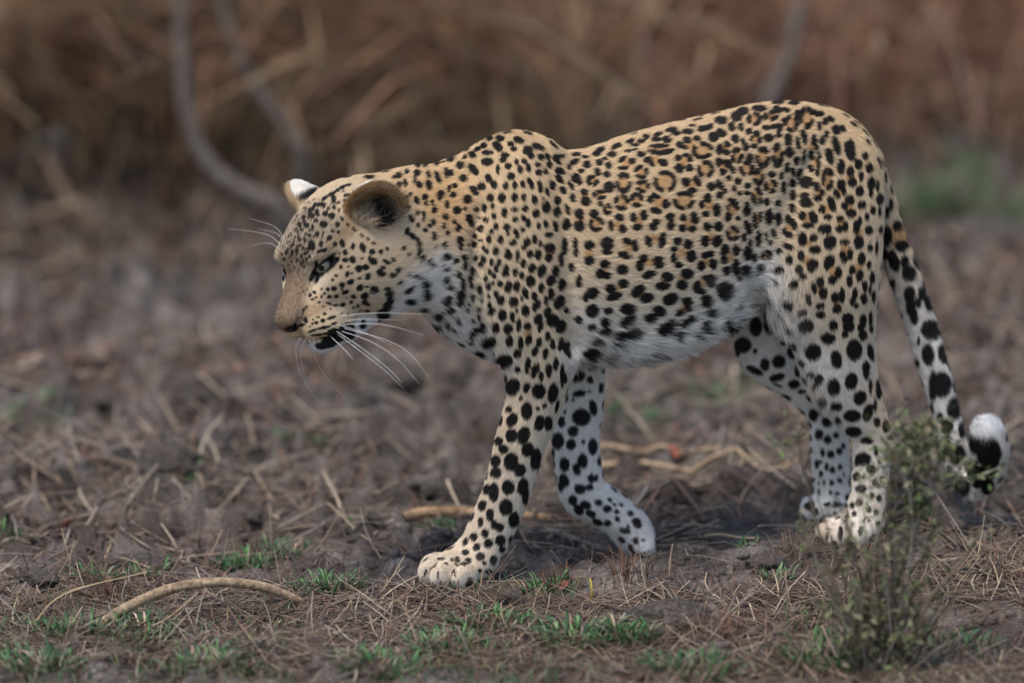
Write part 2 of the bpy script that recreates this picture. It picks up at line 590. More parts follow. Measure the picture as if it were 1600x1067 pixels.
def surface_nets(D, gx, gy, gz):
    s = D < 0
    c = [s[i:s.shape[0] - 1 + i, j:s.shape[1] - 1 + j, k:s.shape[2] - 1 + k] for i in (0, 1) for j in (0, 1) for k in (0, 1)]
    al = c[0].copy(); an = c[0].copy()
    for q in c[1:]:
        al &= q; an |= q
    act = an & ~al
    I, J, K = np.nonzero(act)
    idx = np.full(act.shape, -1, np.int32)
    idx[I, J, K] = np.arange(len(I))
    G = (gx, gy, gz)
    acc = np.zeros((len(I), 3)); cnt = np.zeros(len(I))
    corners = [(i, j, k) for i in (0, 1) for j in (0, 1) for k in (0, 1)]
    for a in corners:
        for ax in range(3):
            if a[ax]:
                continue
            b = list(a); b[ax] = 1
            va = D[I + a[0], J + a[1], K + a[2]]
            vb = D[I + b[0], J + b[1], K + b[2]]
            m = (va < 0) != (vb < 0)
            t = va / (va - vb + 1e-12)
            pa = np.stack([G[0][I + a[0]], G[1][J + a[1]], G[2][K + a[2]]], -1)
            pb = np.stack([G[0][I + b[0]], G[1][J + b[1]], G[2][K + b[2]]], -1)
            acc[m] += (pa + (pb - pa) * t[:, None])[m]
            cnt[m] += 1
    V = acc / cnt[:, None]
    Q = []
    for ax in range(3):
        lo = [slice(1, n - 1) for n in D.shape]
        hi = list(lo)
        lo[ax] = slice(0, D.shape[ax] - 1); hi[ax] = slice(1, D.shape[ax])
        sa, sb = s[tuple(lo)], s[tuple(hi)]
        off = [1, 1, 1]; off[ax] = 0
        for flip, m in ((False, sa & ~sb), (True, ~sa & sb)):
            e = np.array(np.nonzero(m)).T + off
            u, v = [(1, 2), (2, 0), (0, 1)][ax]
            q = []
            for du, dv in ((-1, -1), (0, -1), (0, 0), (-1, 0)):
                f = e.copy(); f[:, u] += du; f[:, v] += dv
                q.append(idx[f[:, 0], f[:, 1], f[:, 2]])
            q = np.stack(q, -1)
            Q.append(q[:, ::-1] if flip else q)
    Q = np.concatenate(Q)
    return V, Q[(Q >= 0).all(1)]


def largest_piece(V, Q):
    lab = np.arange(len(V))
    for _ in range(400):
        m = lab[Q].min(1)
        new = lab.copy()
        for k in range(4):
            np.minimum.at(new, Q[:, k], m)
        new = new[new]
        if (new == lab).all():
            break
        lab = new
    keep = lab == np.bincount(lab).argmax()
    re = np.cumsum(keep) - 1
    return V[keep], re[Q[keep[Q].all(1)]]


def relax(V, Q, n, f):
    deg = np.zeros(len(V)); 
    ed = np.concatenate([Q[:, [0, 1]], Q[:, [1, 2]], Q[:, [2, 3]], Q[:, [3, 0]]])
    np.add.at(deg, ed[:, 0], 1); np.add.at(deg, ed[:, 1], 1)
    for _ in range(n):
        S = np.zeros_like(V)
        for ax in range(3):
            S[:, ax] = np.bincount(ed[:, 0], V[ed[:, 1], ax], len(V)) + np.bincount(ed[:, 1], V[ed[:, 0], ax], len(V))
        V = V + f * (S / deg[:, None] - V)
    return V


D, gx, gy, gz = build_field()
LV, LQ = surface_nets(D, gx, gy, gz)
del D
LV, LQ = largest_piece(LV, LQ)
LV = relax(LV, LQ, 2, .5)
leo_me = mesh_np('leopard', LV, LQ)
LN = np.empty(len(LV) * 3, np.float32)
leo_me.vertices.foreach_get('normal', LN)
LN = LN.reshape(-1, 3).astype(float)
print('leopard verts', len(LV))
# ---------------------------------------------------------------- coat: the markings of this animal
# Each row: left edge, top edge and scale of the view the marks were measured in, then marks "x y w h [tilt]" (dark blot),
# "R x y w h" (ring with a tawny centre), "t x y" (tawny centre).
MARKS = [
(620, 190, 6.154, """20 500 50 60;95 450 45 45;205 405 50 50;275 405 45 50;385 385 45 65;515 345 75 60;590 285 45 35;645 320 45 35;715 305 80 55 35;755 235 70 40 -20;830 220 55 55;885 155 70 40 -20;985 150 85 55;955 225 85 70 40;985 255 60 60;865 295 110 45;865 385 110 75;1040 320 80 50;1020 365 60 55;1070 425 65 60;970 460 40 90;610 410 75 70;735 455 60 140 -38;200 475 70 55;175 540 30 90 -5;220 600 50 70 -15;310 500 45 70 -15;400 530 50 125 -18;480 485 45 110 -10;527 485 40 70 -10;315 605 60 95 -20;80 580 40 75;25 600 45 70;645 540 70 65;560 610 50 50;505 640 32 75;545 700 55 60;430 695 70 70;415 730 35 70;745 660 60 110 -40;810 625 65 75 -35;880 545 60 90 -25;930 605 60 80 -35;685 745 80 85 -35;275 725 60 60 -20;200 755 50 85 -25;285 785 35 55 -15;350 770 32 60;95 735 50 55;135 695 35 45;25 745 35 40;100 820 75 50 20;370 850 55 60;490 795 40 75;585 850 75 75;665 835 35 35;770 850 50 40;840 835 45 75;895 735 65 65;920 815 40 55;205 875 35 50 -20;265 885 35 55 -20;150 930 45 80 -30;265 940 32 45;360 965 45 65;320 1005 35 45;210 995 35 50;475 915 50 70 -15;460 1000 35 60;560 965 40 45;595 1025 50 75;700 930 65 75 -15;725 980 50 70;850 950 50 50;930 910 45 55;955 1015 50 65;805 1030 50 70;110 1050 40 50;280 1045 45 40;790 930 25 20;1180 175 110 60 25;1095 210 75 45;1125 260 70 45;1265 275 90 80;1300 330 60 50;1350 235 90 60 20;1405 255 60 45 30;1395 340 55 65 -25;1460 340 45 80 -30;1545 350 80 70 35;1365 415 60 45;1475 415 50 65 -20;1155 385 45 65 -15;1190 455 55 75 -15;1230 380 50 50;1270 445 45 80;1375 490 75 55 20;1440 480 40 60;1565 475 70 65 35;1565 545 50 90 -35;1100 525 70 70;1050 620 50 75;1135 610 45 75;1215 600 45 75 -15;1280 570 45 60 -25;1305 620 40 80;1380 595 45 45;1390 650 45 70;1455 675 40 90 -15;1505 610 55 95 -10;1590 650 40 60;1010 740 75 80;1135 735 60 80;1225 730 45 80;1330 755 55 90 -15;1550 760 60 80 -15;1415 745 30 25;1445 830 75 110;1035 880 55 90;1135 850 75 45;1240 840 55 60 -20;1345 885 65 80;1550 870 70 100;1140 945 50 55;1220 930 40 60;1265 975 50 90;1060 1020 65 65;1215 1045 50 45;1140 1055 45 30;1370 1015 40 80;1440 990 45 80 -20;1535 1010 45 100 -15"""),
(870, 190, 6.154, """60 325 80 35;190 290 85 40 -10;275 325 80 30;385 290 90 50 -15;415 245 90 50 -20;560 225 90 45 -30;600 205 50 40;705 170 85 45 -20;810 175 80 40;745 215 100 30;860 125 70 45;975 105 90 40 -15;960 160 95 45;1060 165 90 60;1100 55 110 45 -10;1145 100 90 50;1260 90 120 50;1300 20 80 25;1395 65 70 55;1450 50 130 50 -20;1570 95 70 50 30;15 360 70 40;30 395 60 35 30;180 380 100 50 -25;295 405 75 70;130 435 45 45;240 470 60 45;45 475 80 60 25;530 305 85 55;690 275 70 30;750 262 80 22 -10;810 305 80 55;410 385 65 60;465 350 60 30;500 415 60 65;395 480 55 80 -15;485 500 65 55;630 355 90 40 -35;725 375 70 55;640 440 110 35;t 670 400;R 1000 262 240 95;885 365 85 60;915 405 70 40 35;1025 390 100 65 20;t 950 370;R 815 480 120 120;R 830 620 125 110;R 645 585 140 180;190 540 80 90 -25;225 580 50 60;R 345 565 100 100;505 625 95 95;40 560 40 90 -45;145 615 40 100 -30;70 660 55 75 -25;160 730 50 90 -10;265 675 75 65 15;285 765 100 80 10;t 275 720;R 415 700 120 85;R 490 840 80 110;425 785 50 50;R 625 775 130 140;R 770 750 115 130;955 710 90 50 30;905 750 55 75;1055 790 70 85;955 855 110 60 15;t 980 785;t 1000 760;R 1045 575 200 190;1185 215 70 60;1225 240 80 45 10;1255 170 80 60 25;1350 155 85 50;t 1290 220;R 1405 275 190 150;1170 345 65 60;1250 320 90 40;1285 360 60 50;t 1225 380;1180 445 80 85 -20;1280 440 75 65;R 1435 455 145 150;1245 580 80 80;1355 575 60 110 -35;1310 660 80 55;t 1300 610;R 1225 760 190 160;1455 735 70 80 -25;1400 800 50 80;1545 850 75 120;1440 890 75 55;t 1470 810;1490 625 75 80 -20;1565 590 50 80 -40;1510 140 90 90;1570 265 70 90;1565 385 70 75;1570 705 70 60;1590 480 40 60;20 755 50 60;25 880 50 80;110 850 45 120 -15;215 885 85 90;240 925 50 50;360 885 80 75;605 920 85 65 25;740 920 65 80;840 900 65 95 -10;780 1015 90 60;t 790 965;525 1000 50 100 -10;640 1030 75 75;100 990 75 110;220 1005 95 100;R 385 985 130 130;930 1010 75 75;965 970 75 60;1095 920 80 80;1100 1000 75 80;1220 925 65 65;1330 925 75 110 -20;1215 1025 75 70;1310 1035 75 60;1455 1015 80 80;1560 1010 80 90;10 1020 30 80;t 230 940;t 360 960;t 590 1000;t 1270 980"""),
(1120, 150, 6.154, """40 215 120 70;50 245 100 40;190 185 100 90;240 125 130 70 -15;410 95 150 55;590 50 130 40;745 60 110 40;590 115 100 60 25;670 120 80 45 20;R 360 215 130 115;R 520 185 140 90;785 165 70 70;R 870 205 130 200;650 230 60 45;R 720 260 130 150;960 155 50 80 -35;1010 160 60 50;1105 210 80 45 35;1050 240 50 70 -20;1155 320 80 90 -25;1220 310 50 70 -30;145 290 70 85;235 290 50 80;45 350 105 70 25;480 300 80 50;550 290 50 50;605 300 65 90;600 375 60 50;500 400 100 70;310 335 60 60;385 360 60 60;415 420 40 80;365 480 70 45;335 405 30 60;t 375 410;180 410 70 85 -15;255 430 40 70;280 490 55 80;30 500 50 90;105 460 65 60;95 540 60 55;t 75 500;R 200 570 105 145;320 600 70 90;R 445 590 130 190;R 590 570 100 230;690 420 80 110;705 540 85 105;785 455 50 130 -8;840 370 60 100 -20;855 430 45 85;940 430 60 110;965 495 40 50;t 930 500;995 285 40 90;1025 425 50 90;1065 365 40 85;1155 475 70 190 -15;1285 530 85 200 -18;1310 470 45 140 -20;1435 580 55 70;845 590 35 150 5;915 570 50 90;980 630 45 200 5;910 700 50 75;965 740 45 70;t 945 640;775 625 55 85;685 690 50 110;740 740 40 90;800 750 45 110 15;1090 580 75 160 -12;R 1070 800 105 210;1200 685 70 150;1370 660 70 90;1475 700 65 100;1290 730 65 110;1395 775 45 90;1310 835 80 85;t 1290 790;1200 860 75 110;1225 920 45 80;1155 950 55 100 -25;t 1185 920;1380 920 80 90;1495 850 70 130;1490 940 40 90;1560 870 30 120;1280 1000 80 80;1100 1015 60 110 -25;965 875 60 80;1015 935 50 60;975 985 80 65;t 980 930;865 830 120 100;735 840 60 75;740 955 55 100;845 970 80 85;25 640 55 80;110 650 70 90 -40;160 710 55 70;65 730 60 60;120 790 55 50;t 80 680;210 820 60 70;R 290 700 130 130;R 405 780 105 150;535 755 75 60;625 770 40 80;R 525 870 120 110;300 865 60 60;170 890 40 60;225 935 55 45;300 935 55 45;R 395 970 100 160;650 880 50 120;35 860 60 100 -40;35 955 70 55;85 910 45 50;485 1020 45 80;600 1030 50 60;160 1020 100 60 30;880 1040 90 60;1410 1045 60 50;1590 990 50 90"""),
(620, 350, 6.154, """365 120 40 85;375 215 25 40;105 75 40 60;160 120 90 50 40;215 180 40 100 -15;225 250 40 70;210 300 35 60;255 330 45 50;75 230 40 35;125 285 40 30;320 360 40 55;355 395 35 60 -45;495 90 40 50;465 205 45 70;615 160 70 70;625 220 50 75;490 315 80 55 15;575 355 60 50;660 330 50 65;660 400 40 110;755 120 40 50;745 200 45 60;695 205 30 35;800 160 35 30;880 150 55 70;830 240 40 45;860 265 40 50;910 80 45 55;1000 155 55 75;1070 95 30 45;1145 75 45 60;1160 115 40 70;1120 185 65 60;1255 180 65 80 20;1225 230 45 50;1330 150 50 90;1385 195 35 60;1470 105 85 50;1450 235 45 70;1500 240 60 80;1480 210 100 35;t 1480 275;1465 325 70 80;955 265 60 75 15;1070 265 40 60;1075 310 75 70;1165 300 40 90;1155 350 35 60;1285 290 60 80;1365 300 60 100;1590 340 40 120;760 335 45 55;825 350 50 80;805 395 45 70;910 370 45 70;985 375 45 65;955 440 45 70;935 500 45 60;890 465 40 60;850 530 40 50;1050 450 50 110 8;1045 490 70 50;1140 475 50 75;1220 385 50 80;1205 500 45 75;1305 430 70 85;1400 460 80 120 12;1535 460 65 120;1490 550 90 90 25;1585 590 50 110;1290 555 80 110 -15;1395 620 55 95;735 460 45 80;715 530 40 90;725 590 35 60;920 575 30 40;880 605 50 60 25;995 580 55 65;1075 610 65 110 20;1155 605 65 100;805 650 45 90 -15;955 680 50 65;880 700 30 40;1000 740 75 85;1125 755 85 95 15;1240 670 55 100 -15;1205 725 30 50;1325 695 50 80;1345 790 65 110 30;1490 680 60 110;1440 740 45 85;1565 760 85 120 15;735 715 35 70;820 745 30 50;885 790 40 70;795 830 40 50;1240 840 75 100 -10;1455 855 65 100 15;910 850 50 80 35;1015 880 75 100;1110 895 45 110 -8;1155 840 30 40;1365 920 75 100 25;1505 935 110 110;1575 990 70 120 15;795 905 40 60;735 940 40 60 20;825 1005 60 90;950 1005 65 110;1070 1015 85 90 15;1175 980 45 130;1260 990 65 75;1385 990 50 100 15;600 490 50 60;640 590 50 130;620 690 80 110;620 760 60 70;490 535 55 75;525 610 55 60 25;490 435 55 40;450 400 40 25;285 580 70 70;290 640 55 70;300 695 85 60;235 515 100 30 15;180 500 40 30;120 485 30 30;20 445 40 60;115 645 80 45 -20;160 610 40 30;40 560 35 45;145 760 100 55;500 740 80 100 25;530 840 90 60 -20;405 905 90 65 25;390 1000 110 65;255 930 65 55;110 880 80 50;270 840 80 40 20;605 940 50 60;690 800 30 110 10;560 1040 50 45;500 985 50 70;765 1030 50 60;440 870 40 40"""),
(870, 350, 6.154, """80 220 55 160;180 190 50 110;185 270 50 90;315 205 90 85;315 355 90 80;t 310 285;490 190 110 120 -30;490 265 90 60;680 165 100 55 20;755 210 60 110;655 300 130 60 12;t 690 230;885 165 60 110 -15;1020 160 70 150 10;t 940 140;840 330 85 70;805 400 75 100;985 370 100 110 -20;t 890 370;1165 170 80 70;1270 195 80 90;1135 240 65 50;1130 330 60 90;1180 395 75 55;1300 310 90 110;t 1210 280;1430 165 80 100;1545 170 90 100 25;t 1490 130;1430 305 60 60;1485 290 70 60;1395 405 75 90;1510 385 75 100;t 1440 370;50 350 45 140;10 460 40 100;145 420 45 100 -15;215 560 60 120;60 590 60 110 15;470 390 95 80;420 480 80 90 -15;490 500 75 60 -20;t 455 450;635 440 110 85;890 490 140 65 -15;1070 510 110 80 10;1260 480 120 90;1210 590 105 85;t 1215 525;520 625 90 80;645 575 105 80;555 700 150 70 -15;t 580 640;790 640 140 80 -35;755 680 80 60;870 715 130 85 -10;t 815 680;1025 600 140 70;t 1040 555;1355 610 80 110;1400 650 80 55;1475 520 140 60;1490 570 80 80;t 1410 570;1585 620 60 90;345 670 110 100;280 710 60 80;345 840 120 120;500 840 90 60;470 950 90 80;690 820 150 95;690 930 160 80 -25;740 1030 200 70 -10;1100 725 150 100 -20;1260 745 110 70;1270 810 80 50;1190 850 90 55 -10;t 1230 810;990 840 130 85 15;905 900 120 70;1445 740 100 110 25;1490 850 90 80;1050 990 200 90 -20;1120 940 70 60;1240 940 130 60 -25;1300 900 80 60;1450 960 110 70 20;1190 1030 100 50;40 750 85 120 15;100 835 45 60;50 990 90 120;1380 1050 80 40;490 1030 100 50;10 920 30 70;1600 270 40 80"""),
(1120, 310, 6.154, """170 50 100 60 30;115 180 65 90;205 90 40 60;215 195 50 40;110 90 40 60;t 155 120;10 110 60 90;300 100 60 130 -10;280 130 40 80;370 190 40 120;420 180 40 120;380 265 50 60;t 400 190;510 180 80 140;600 200 60 120;300 270 60 110 -20;320 320 60 60;25 270 70 80;R 160 340 120 130;270 380 50 80;25 400 70 80;410 390 55 150;480 370 30 90;550 340 45 90 -10;520 430 45 50;325 430 40 80;90 490 80 90;195 500 75 110;80 590 60 90;190 660 75 150;100 695 75 75;t 145 570;305 530 80 130;370 570 50 80;285 690 80 100;85 880 150 160;225 765 45 60;R 480 545 100 90;420 660 80 60;600 690 90 70;600 510 60 50;690 470 110 55 25;695 600 70 80;690 200 60 80;740 250 60 110 -20;690 350 110 55 20;655 310 40 60;t 695 290;730 90 60 90;820 170 65 85;930 185 70 120 -25;880 265 130 55;t 870 200;855 40 110 90;975 10 70 40;1015 110 60 80;1110 70 60 130 -20;1070 185 80 55;t 1070 100;1040 300 120 90;825 400 80 130;930 385 75 70;t 870 430;945 500 110 80;1090 430 110 130 15;1230 425 95 55;1190 200 70 55;1180 300 70 70;1240 280 55 90;t 1200 240;1295 150 100 80;1230 80 60 70;1290 30 70 80;t 1270 105;1400 70 70 80;1345 280 60 130;1380 220 40 90;1470 310 70 90;1370 430 85 130;1480 480 50 80;t 1370 330;1220 570 65 120 -15;1285 540 50 110;t 1235 500;1400 590 70 120;1470 640 40 90;1305 690 60 90;1280 800 55 110;1380 750 70 110;1500 770 50 120;t 1370 660;810 560 60 110 -10;920 650 100 120 20;t 860 600;1085 610 90 120 20;1060 660 50 70;1175 720 65 120;1115 790 80 85;t 1115 700;790 690 70 80;830 755 60 60;750 830 80 80;995 810 75 90;935 870 50 110 -15;1025 920 75 110;t 980 880;1140 960 75 90;1210 940 50 150;t 1160 990;880 980 60 110 -15;1330 920 50 110;1310 990 50 90;1430 850 50 110;1420 970 60 100;1480 880 30 100;1525 950 35 120;1000 1040 85 60;1170 1050 80 40;1350 1040 40 50;1510 120 50 80;1450 180 40 80;1545 480 30 150;1585 130 30 100"""),
(720, 500, 6.154, """265 235 130 100 -20;170 345 130 80;100 235 70 30;110 160 50 90 20;390 420 160 120 -15;330 335 40 30;310 575 120 100;420 560 45 55;490 650 130 160 30;545 480 55 65;465 215 70 100 10;575 230 50 120;545 330 70 80;655 200 60 100 10;t 650 140;645 440 50 150 8;715 490 65 150 22;755 225 50 100 10;715 310 55 90 20;840 165 50 85;820 330 50 110 10;890 240 45 110;970 240 55 130 10;1025 270 60 130 10;1055 340 35 70;850 490 60 130;920 430 50 120;980 540 45 220;775 550 45 90;750 690 120 130;890 710 90 190 8;630 660 60 100 20;575 760 35 60 20;630 880 100 160;810 830 45 50;740 855 35 40;450 860 55 60;485 965 90 130 30;940 840 35 130 12;760 1000 90 150 10;850 1000 75 140;630 1050 60 30;370 960 30 80 15;1140 710 130 60 -12;1000 760 60 60;1160 940 170 150;1280 850 70 150 -10;960 980 70 100;990 890 30 40;1080 770 40 25;1260 335 150 70 -10;1480 310 110 60 -30;1290 450 120 50 -20;1540 430 120 70;1400 490 80 40;1400 110 120 60;1550 140 120 70;1320 220 120 60 -15;1540 210 110 40;1130 550 130 90 -20;1250 580 60 60;1030 580 35 100;1240 690 30 25"""),
(1130, 470, 6.154, """800 250 130 120;935 140 95 65 10;1060 245 75 100;1010 370 130 100 10;1095 85 80 80;1200 180 100 100;1210 250 100 100;1175 330 60 60;1350 200 60 130;1330 260 60 90;1350 340 75 100;1430 180 35 170;1440 280 35 70;1265 480 140 190;865 500 140 150;1090 570 95 170 -10;1430 500 55 170 -12;1380 670 65 180;1235 780 110 160 10;1065 840 110 150;1320 940 110 130 25;920 760 80 90;880 830 60 60;840 720 60 50;1425 830 30 150;1510 850 60 200;1490 370 30 110;950 985 75 70;850 945 90 60 20;1085 1025 110 80;1425 1030 60 50;1470 980 20 120;70 210 110 110;180 430 160 140;310 250 110 180;440 200 90 250;540 590 120 110 -25;400 620 80 120;520 745 150 70 -15;725 680 65 110;685 810 110 80 -10;670 500 90 110;590 340 140 160;300 680 180 60 25;120 510 70 40 40;300 490 40 50;760 880 80 40;520 820 100 25 20;800 790 30 40"""),
(600, 500, 2.3196, """460 420 40 45;505 420 40 60 15;407 440 30 30;430 470 35 30;523 473 42 46;553 508 35 75 8;460 515 50 60;400 512 35 40;402 555 40 35;492 545 42 42;395 625 35 65;360 610 25 35 20;450 608 42 50;505 605 35 60 10;352 672 28 38 15;383 705 28 42;442 680 45 55;348 733 20 35;518 640 20 60 12;473 725 35 55 10;398 742 24 32;420 752 30 32;365 773 25 28;323 785 26 28;291 803 18 30 20;424 800 35 38;380 810 30 32;335 822 25 25;465 803 18 35;293 838 26 18;350 855 30 28;438 835 20 26;305 868 20 20;400 872 25 35;265 865 18 22;366 880 14 14;383 915 25 16;352 910 12 18 -20;245 862 18 10 40;262 882 16 8 40;228 878 16 8 40;205 860 22 9;415 365 18 35;150 915 10 30 15;195 925 8 30;255 920 8 20;627 440 40 55;677 452 32 38;685 404 38 34;760 460 32 55;724 443 14 14;652 525 34 48;721 512 34 50;699 543 26 44 -12;601 487 26 40;606 525 18 45;650 583 34 45 -20;754 575 26 30;773 573 14 24;710 613 38 32 15;746 607 28 22;683 655 30 34;636 605 20 40;732 672 38 28 25;780 662 26 22;750 705 36 24 20;811 685 30 26;846 695 16 18;773 737 40 22 25;810 740 24 24;848 722 18 20;705 690 40 30 40;874 766 42 20 8;912 800 24 20;942 798 16 14;886 750 12 14;839 667 12 14;820 650 14 16;862 668 14 12;895 700 22 20;920 735 30 40 -30;893 830 20 36 -15;860 800 30 20 20;945 850 10 10;905 860 14 22"""),
(1230, 600, 3.8105, """390 195 95 65;485 175 55 95 20;395 290 95 55 5;300 225 40 35;475 340 75 40;540 230 35 60;598 255 40 70;530 130 20 80;450 450 95 70;395 470 30 40;500 510 50 50;532 405 25 50;408 550 45 50;553 460 25 35;437 625 65 45 -8;572 572 34 42;525 590 35 40 -30;425 705 40 38;370 672 35 45 25;505 665 28 36;550 680 30 36;380 722 30 38 15;487 748 36 34;395 770 30 28;533 762 28 34;345 782 20 20;548 830 30 30;452 555 20 24;440 870 26 60;320 880 26 110;270 970 40 50;215 970 24 50;490 810 24 18;155 190 52 70;237 228 62 55;185 303 48 58;240 335 45 50;294 308 34 34;260 420 42 44;313 402 36 38;340 372 26 30;207 410 28 48;133 395 18 44;172 480 26 48;195 465 20 30;233 493 24 42;318 494 26 34;270 515 34 34;197 537 24 44;316 575 30 28;264 590 26 34;216 588 16 30;180 645 16 36;152 573 16 24;258 645 22 26;343 540 14 20;183 592 12 24;300 655 30 20;240 710 40 24;265 760 24 20"""),
(1360, 280, 2.0512, """40 65 22 36;48 108 30 36;68 85 14 40;88 152 28 32;102 215 42 34;t 95 185;52 185 32 66;45 240 20 50 -15;75 265 32 70 -15;112 268 24 40;125 305 44 46;152 265 24 52 -15;140 195 16 50 -15;183 278 14 30;188 332 26 42 -10;125 370 34 50;130 410 30 60;155 395 20 34;172 365 24 44;190 400 26 50 -10;223 430 14 46;140 445 24 50;195 485 62 62;185 565 36 70 -8;238 562 36 62 -8;245 505 14 20;200 665 24 100;228 660 64 80;155 520 10 30;272 735 46 74 10;275 620 18 60 -10;222 765 20 30;245 795 36 46;296 805 22 56;240 865 40 60;278 885 52 70;290 990 50 60;340 830 50 100;380 880 75 100;345 800 44 60;370 930 70 70;325 935 40 60;375 985 40 50;340 970 30 40"""),
(430, 260, 7.27, """800 380 60 40;815 315 85 35 -10;940 245 70 40;905 335 40 30;820 195 80 30 -10;755 225 60 40 -15;705 260 50 40;770 270 50 20;660 350 60 50 30;660 390 50 40;715 405 60 30;790 435 70 30 -10;605 465 35 40;665 465 40 35;725 490 28 55 -10;800 510 45 35 20;845 510 25 25;525 420 90 50;560 530 55 60;640 555 75 70 20;470 500 50 60;485 540 40 40;460 610 50 40;550 650 80 75;710 650 50 65;760 590 35 65 -40;830 660 25 60 -40;655 730 45 40;720 740 40 35;545 750 25 40;475 760 50 75 20;535 790 20 30;620 805 60 60;590 845 16 16;385 775 40 40;520 875 50 70;685 880 50 55;765 870 55 90 -15;885 905 45 75;1000 920 60 110 -15;1110 965 65 50 25;1210 970 45 50 25;1280 940 20 45 -35;800 975 50 55;560 955 80 40 -30;495 965 35 60 30;405 880 70 100;410 550 60 60;320 610 40 40;420 680 30 70;310 560 50 35;350 660 70 50;270 655 40 40;640 300 100 40 -30;560 350 80 40 -30;400 480 80 50 -30;450 430 70 40 -30;1120 870 60 30 30;900 710 60 25 45;990 780 70 25 40;1060 820 60 25 40;1500 460 85 55 15;1560 600 50 80 -30;1490 355 50 50;1415 200 45 80 -10;1480 180 45 90;1540 305 45 35;1465 930 50 30;1355 100 60 40;1420 90 50 50;250 740 26 36 20;300 720 24 30 20;340 760 26 34;220 800 24 34 20;280 830 26 38 20;330 850 24 40 10;190 880 26 34 20;240 910 26 40 15;300 930 24 44 10;350 980 26 50;130 940 26 40 20;180 970 24 40 15;110 980 26 40;230 700 24 30;390 720 24 34;270 890 18 30;210 950 18 30;320 990 20 36;150 850 20 30;260 780 20 28;360 830 20 30;170 920 18 26;290 1010 18 30;230 1000 18 30;60 1000 24 30"""),
(420, 380, 5.925, """510 65 80 35 -25;395 30 60 60;455 75 25 40;710 85 45 45;710 155 55 45;780 150 55 65;870 140 40 22;940 140 30 50;835 235 60 60;905 220 60 50 15;730 285 35 55 15;770 282 30 20;665 220 30 35;625 155 50 40;620 300 35 25;655 90 20 20;845 328 35 30;925 310 45 65 20;760 362 65 45 -20;680 390 45 50;605 425 50 42;545 430 32 36;590 340 32 28;850 415 70 50 -20;920 408 40 20 -10;710 460 70 35 -25;630 500 40 30;565 500 45 30;515 470 32 24;490 495 24 28;790 500 45 40;895 495 70 55 -20;895 555 50 50 -20;765 555 28 28;690 572 48 32;625 575 60 16;560 560 70 18 20;470 548 32 18;505 588 30 12;575 608 26 10;830 590 28 40 20;790 602 20 26;855 640 20 20;740 655 20 20;685 650 16 20;725 515 18 14;680 435 30 18;520 655 32 26;460 687 34 20;410 710 20 20;930 580 40 30;915 640 40 26;740 215 30 16;435 500 24 20;400 515 40 24;345 592 26 24;325 620 24 30;318 650 16 26;485 425 20 18;420 450 40 24 30;380 480 30 40;585 690 90 26 -20;505 718 50 34 -15;440 737 40 28;405 750 26 24;380 775 20 12;610 745 60 24 -15;510 785 130 28 -12;410 815 100 24 -20;590 810 90 26 -15;460 858 140 22 -4;395 865 20 14;540 840 80 22 -10;350 882 18 10;470 885 24 14;435 905 18 14;390 900 14 10;520 895 40 30;750 805 140 100;730 850 160 120;650 880 170 120;560 930 170 90 -10;480 960 120 60 10;600 860 110 70;320 920 70 30 20;340 715 34 60;300 765 70 26 -30;400 305 34 110 25;440 205 34 70;880 770 60 50;880 720 40 30;150 85 28 40;250 70 26 44;200 110 20 34;290 120 20 36;130 150 22 34;250 160 20 34;330 90 20 40;340 150 20 36;200 170 18 30;290 190 16 28;370 120 20 40;160 210 16 24;230 220 14 22;320 230 14 26;210 90 16 26;310 170 14 24;180 140 16 26;270 250 12 18;190 260 12 18;300 410 12 14;320 440 12 14;280 460 10 12;335 475 12 14;350 420 12 14;110 240 30 60;120 320 24 60"""),
(560, 380, 4.445, """100 58 40 36;160 58 30 30;205 40 22 30 -40;105 125 60 45 30;200 130 60 26 30;248 115 40 22 30;178 172 40 26 15;162 208 60 45 25;243 222 38 36;115 328 55 50;210 320 50 30;220 355 60 40 -20;225 400 50 60;205 445 60 60;180 510 90 70;180 550 70 50"""),
]
marks = []       # kind, px, py, half w, half h, tilt
for ox, oy, sc_, txt in MARKS:
    for row in txt.split(';'):
        f = row.split()
        kind = 'B'
        if f[0] in 'Rt':
            kind = f.pop(0)
        v = [float(q) for q in f]
        if kind == 't':
            v += [95, 95]
        x, y, w, h = v[:4]
        marks.append((kind, ox + x / sc_, oy + y / sc_, w / sc_ / 2, h / sc_ / 2, math.radians(v[4] if len(v) > 4 else 0)))

leo_bvh = BVHTree.FromPolygons(LV.tolist(), LQ.tolist())


def sight(px, py):
    d = P(px, py, 0) - CAMP
    d = d / np.linalg.norm(d)
    hit = leo_bvh.ray_cast(Vector(CAMP + d * 8), Vector(d), 8)
    return hit


# ---- field of hair direction, hair length and ground colour at every vertex of the skin
def chain_near(X, nodes):
    best = np.full(len(X), 9.0); tan = np.zeros_like(X); par = np.zeros(len(X))
    n = len(nodes) - 1
    for i, ((A, aA, bA), (B, aB, bB)) in enumerate(zip(nodes[:-1], nodes[1:])):
        A = np.asarray(A, float); u = np.asarray(B, float) - A
        t = np.clip((X - A) @ u / (u @ u), 0, 1)
        q = X - A - t[:, None] * u
        d = np.linalg.norm(q, axis=1) - (aA + (aB - aA) * t)
        m = d < best
        best[m] = d[m]; tan[m] = u / np.linalg.norm(u); par[m] = (i + t[m]) / n
    return best, tan, par


def unit(v):
    return v / np.maximum(np.linalg.norm(v, axis=-1, keepdims=True), 1e-9)


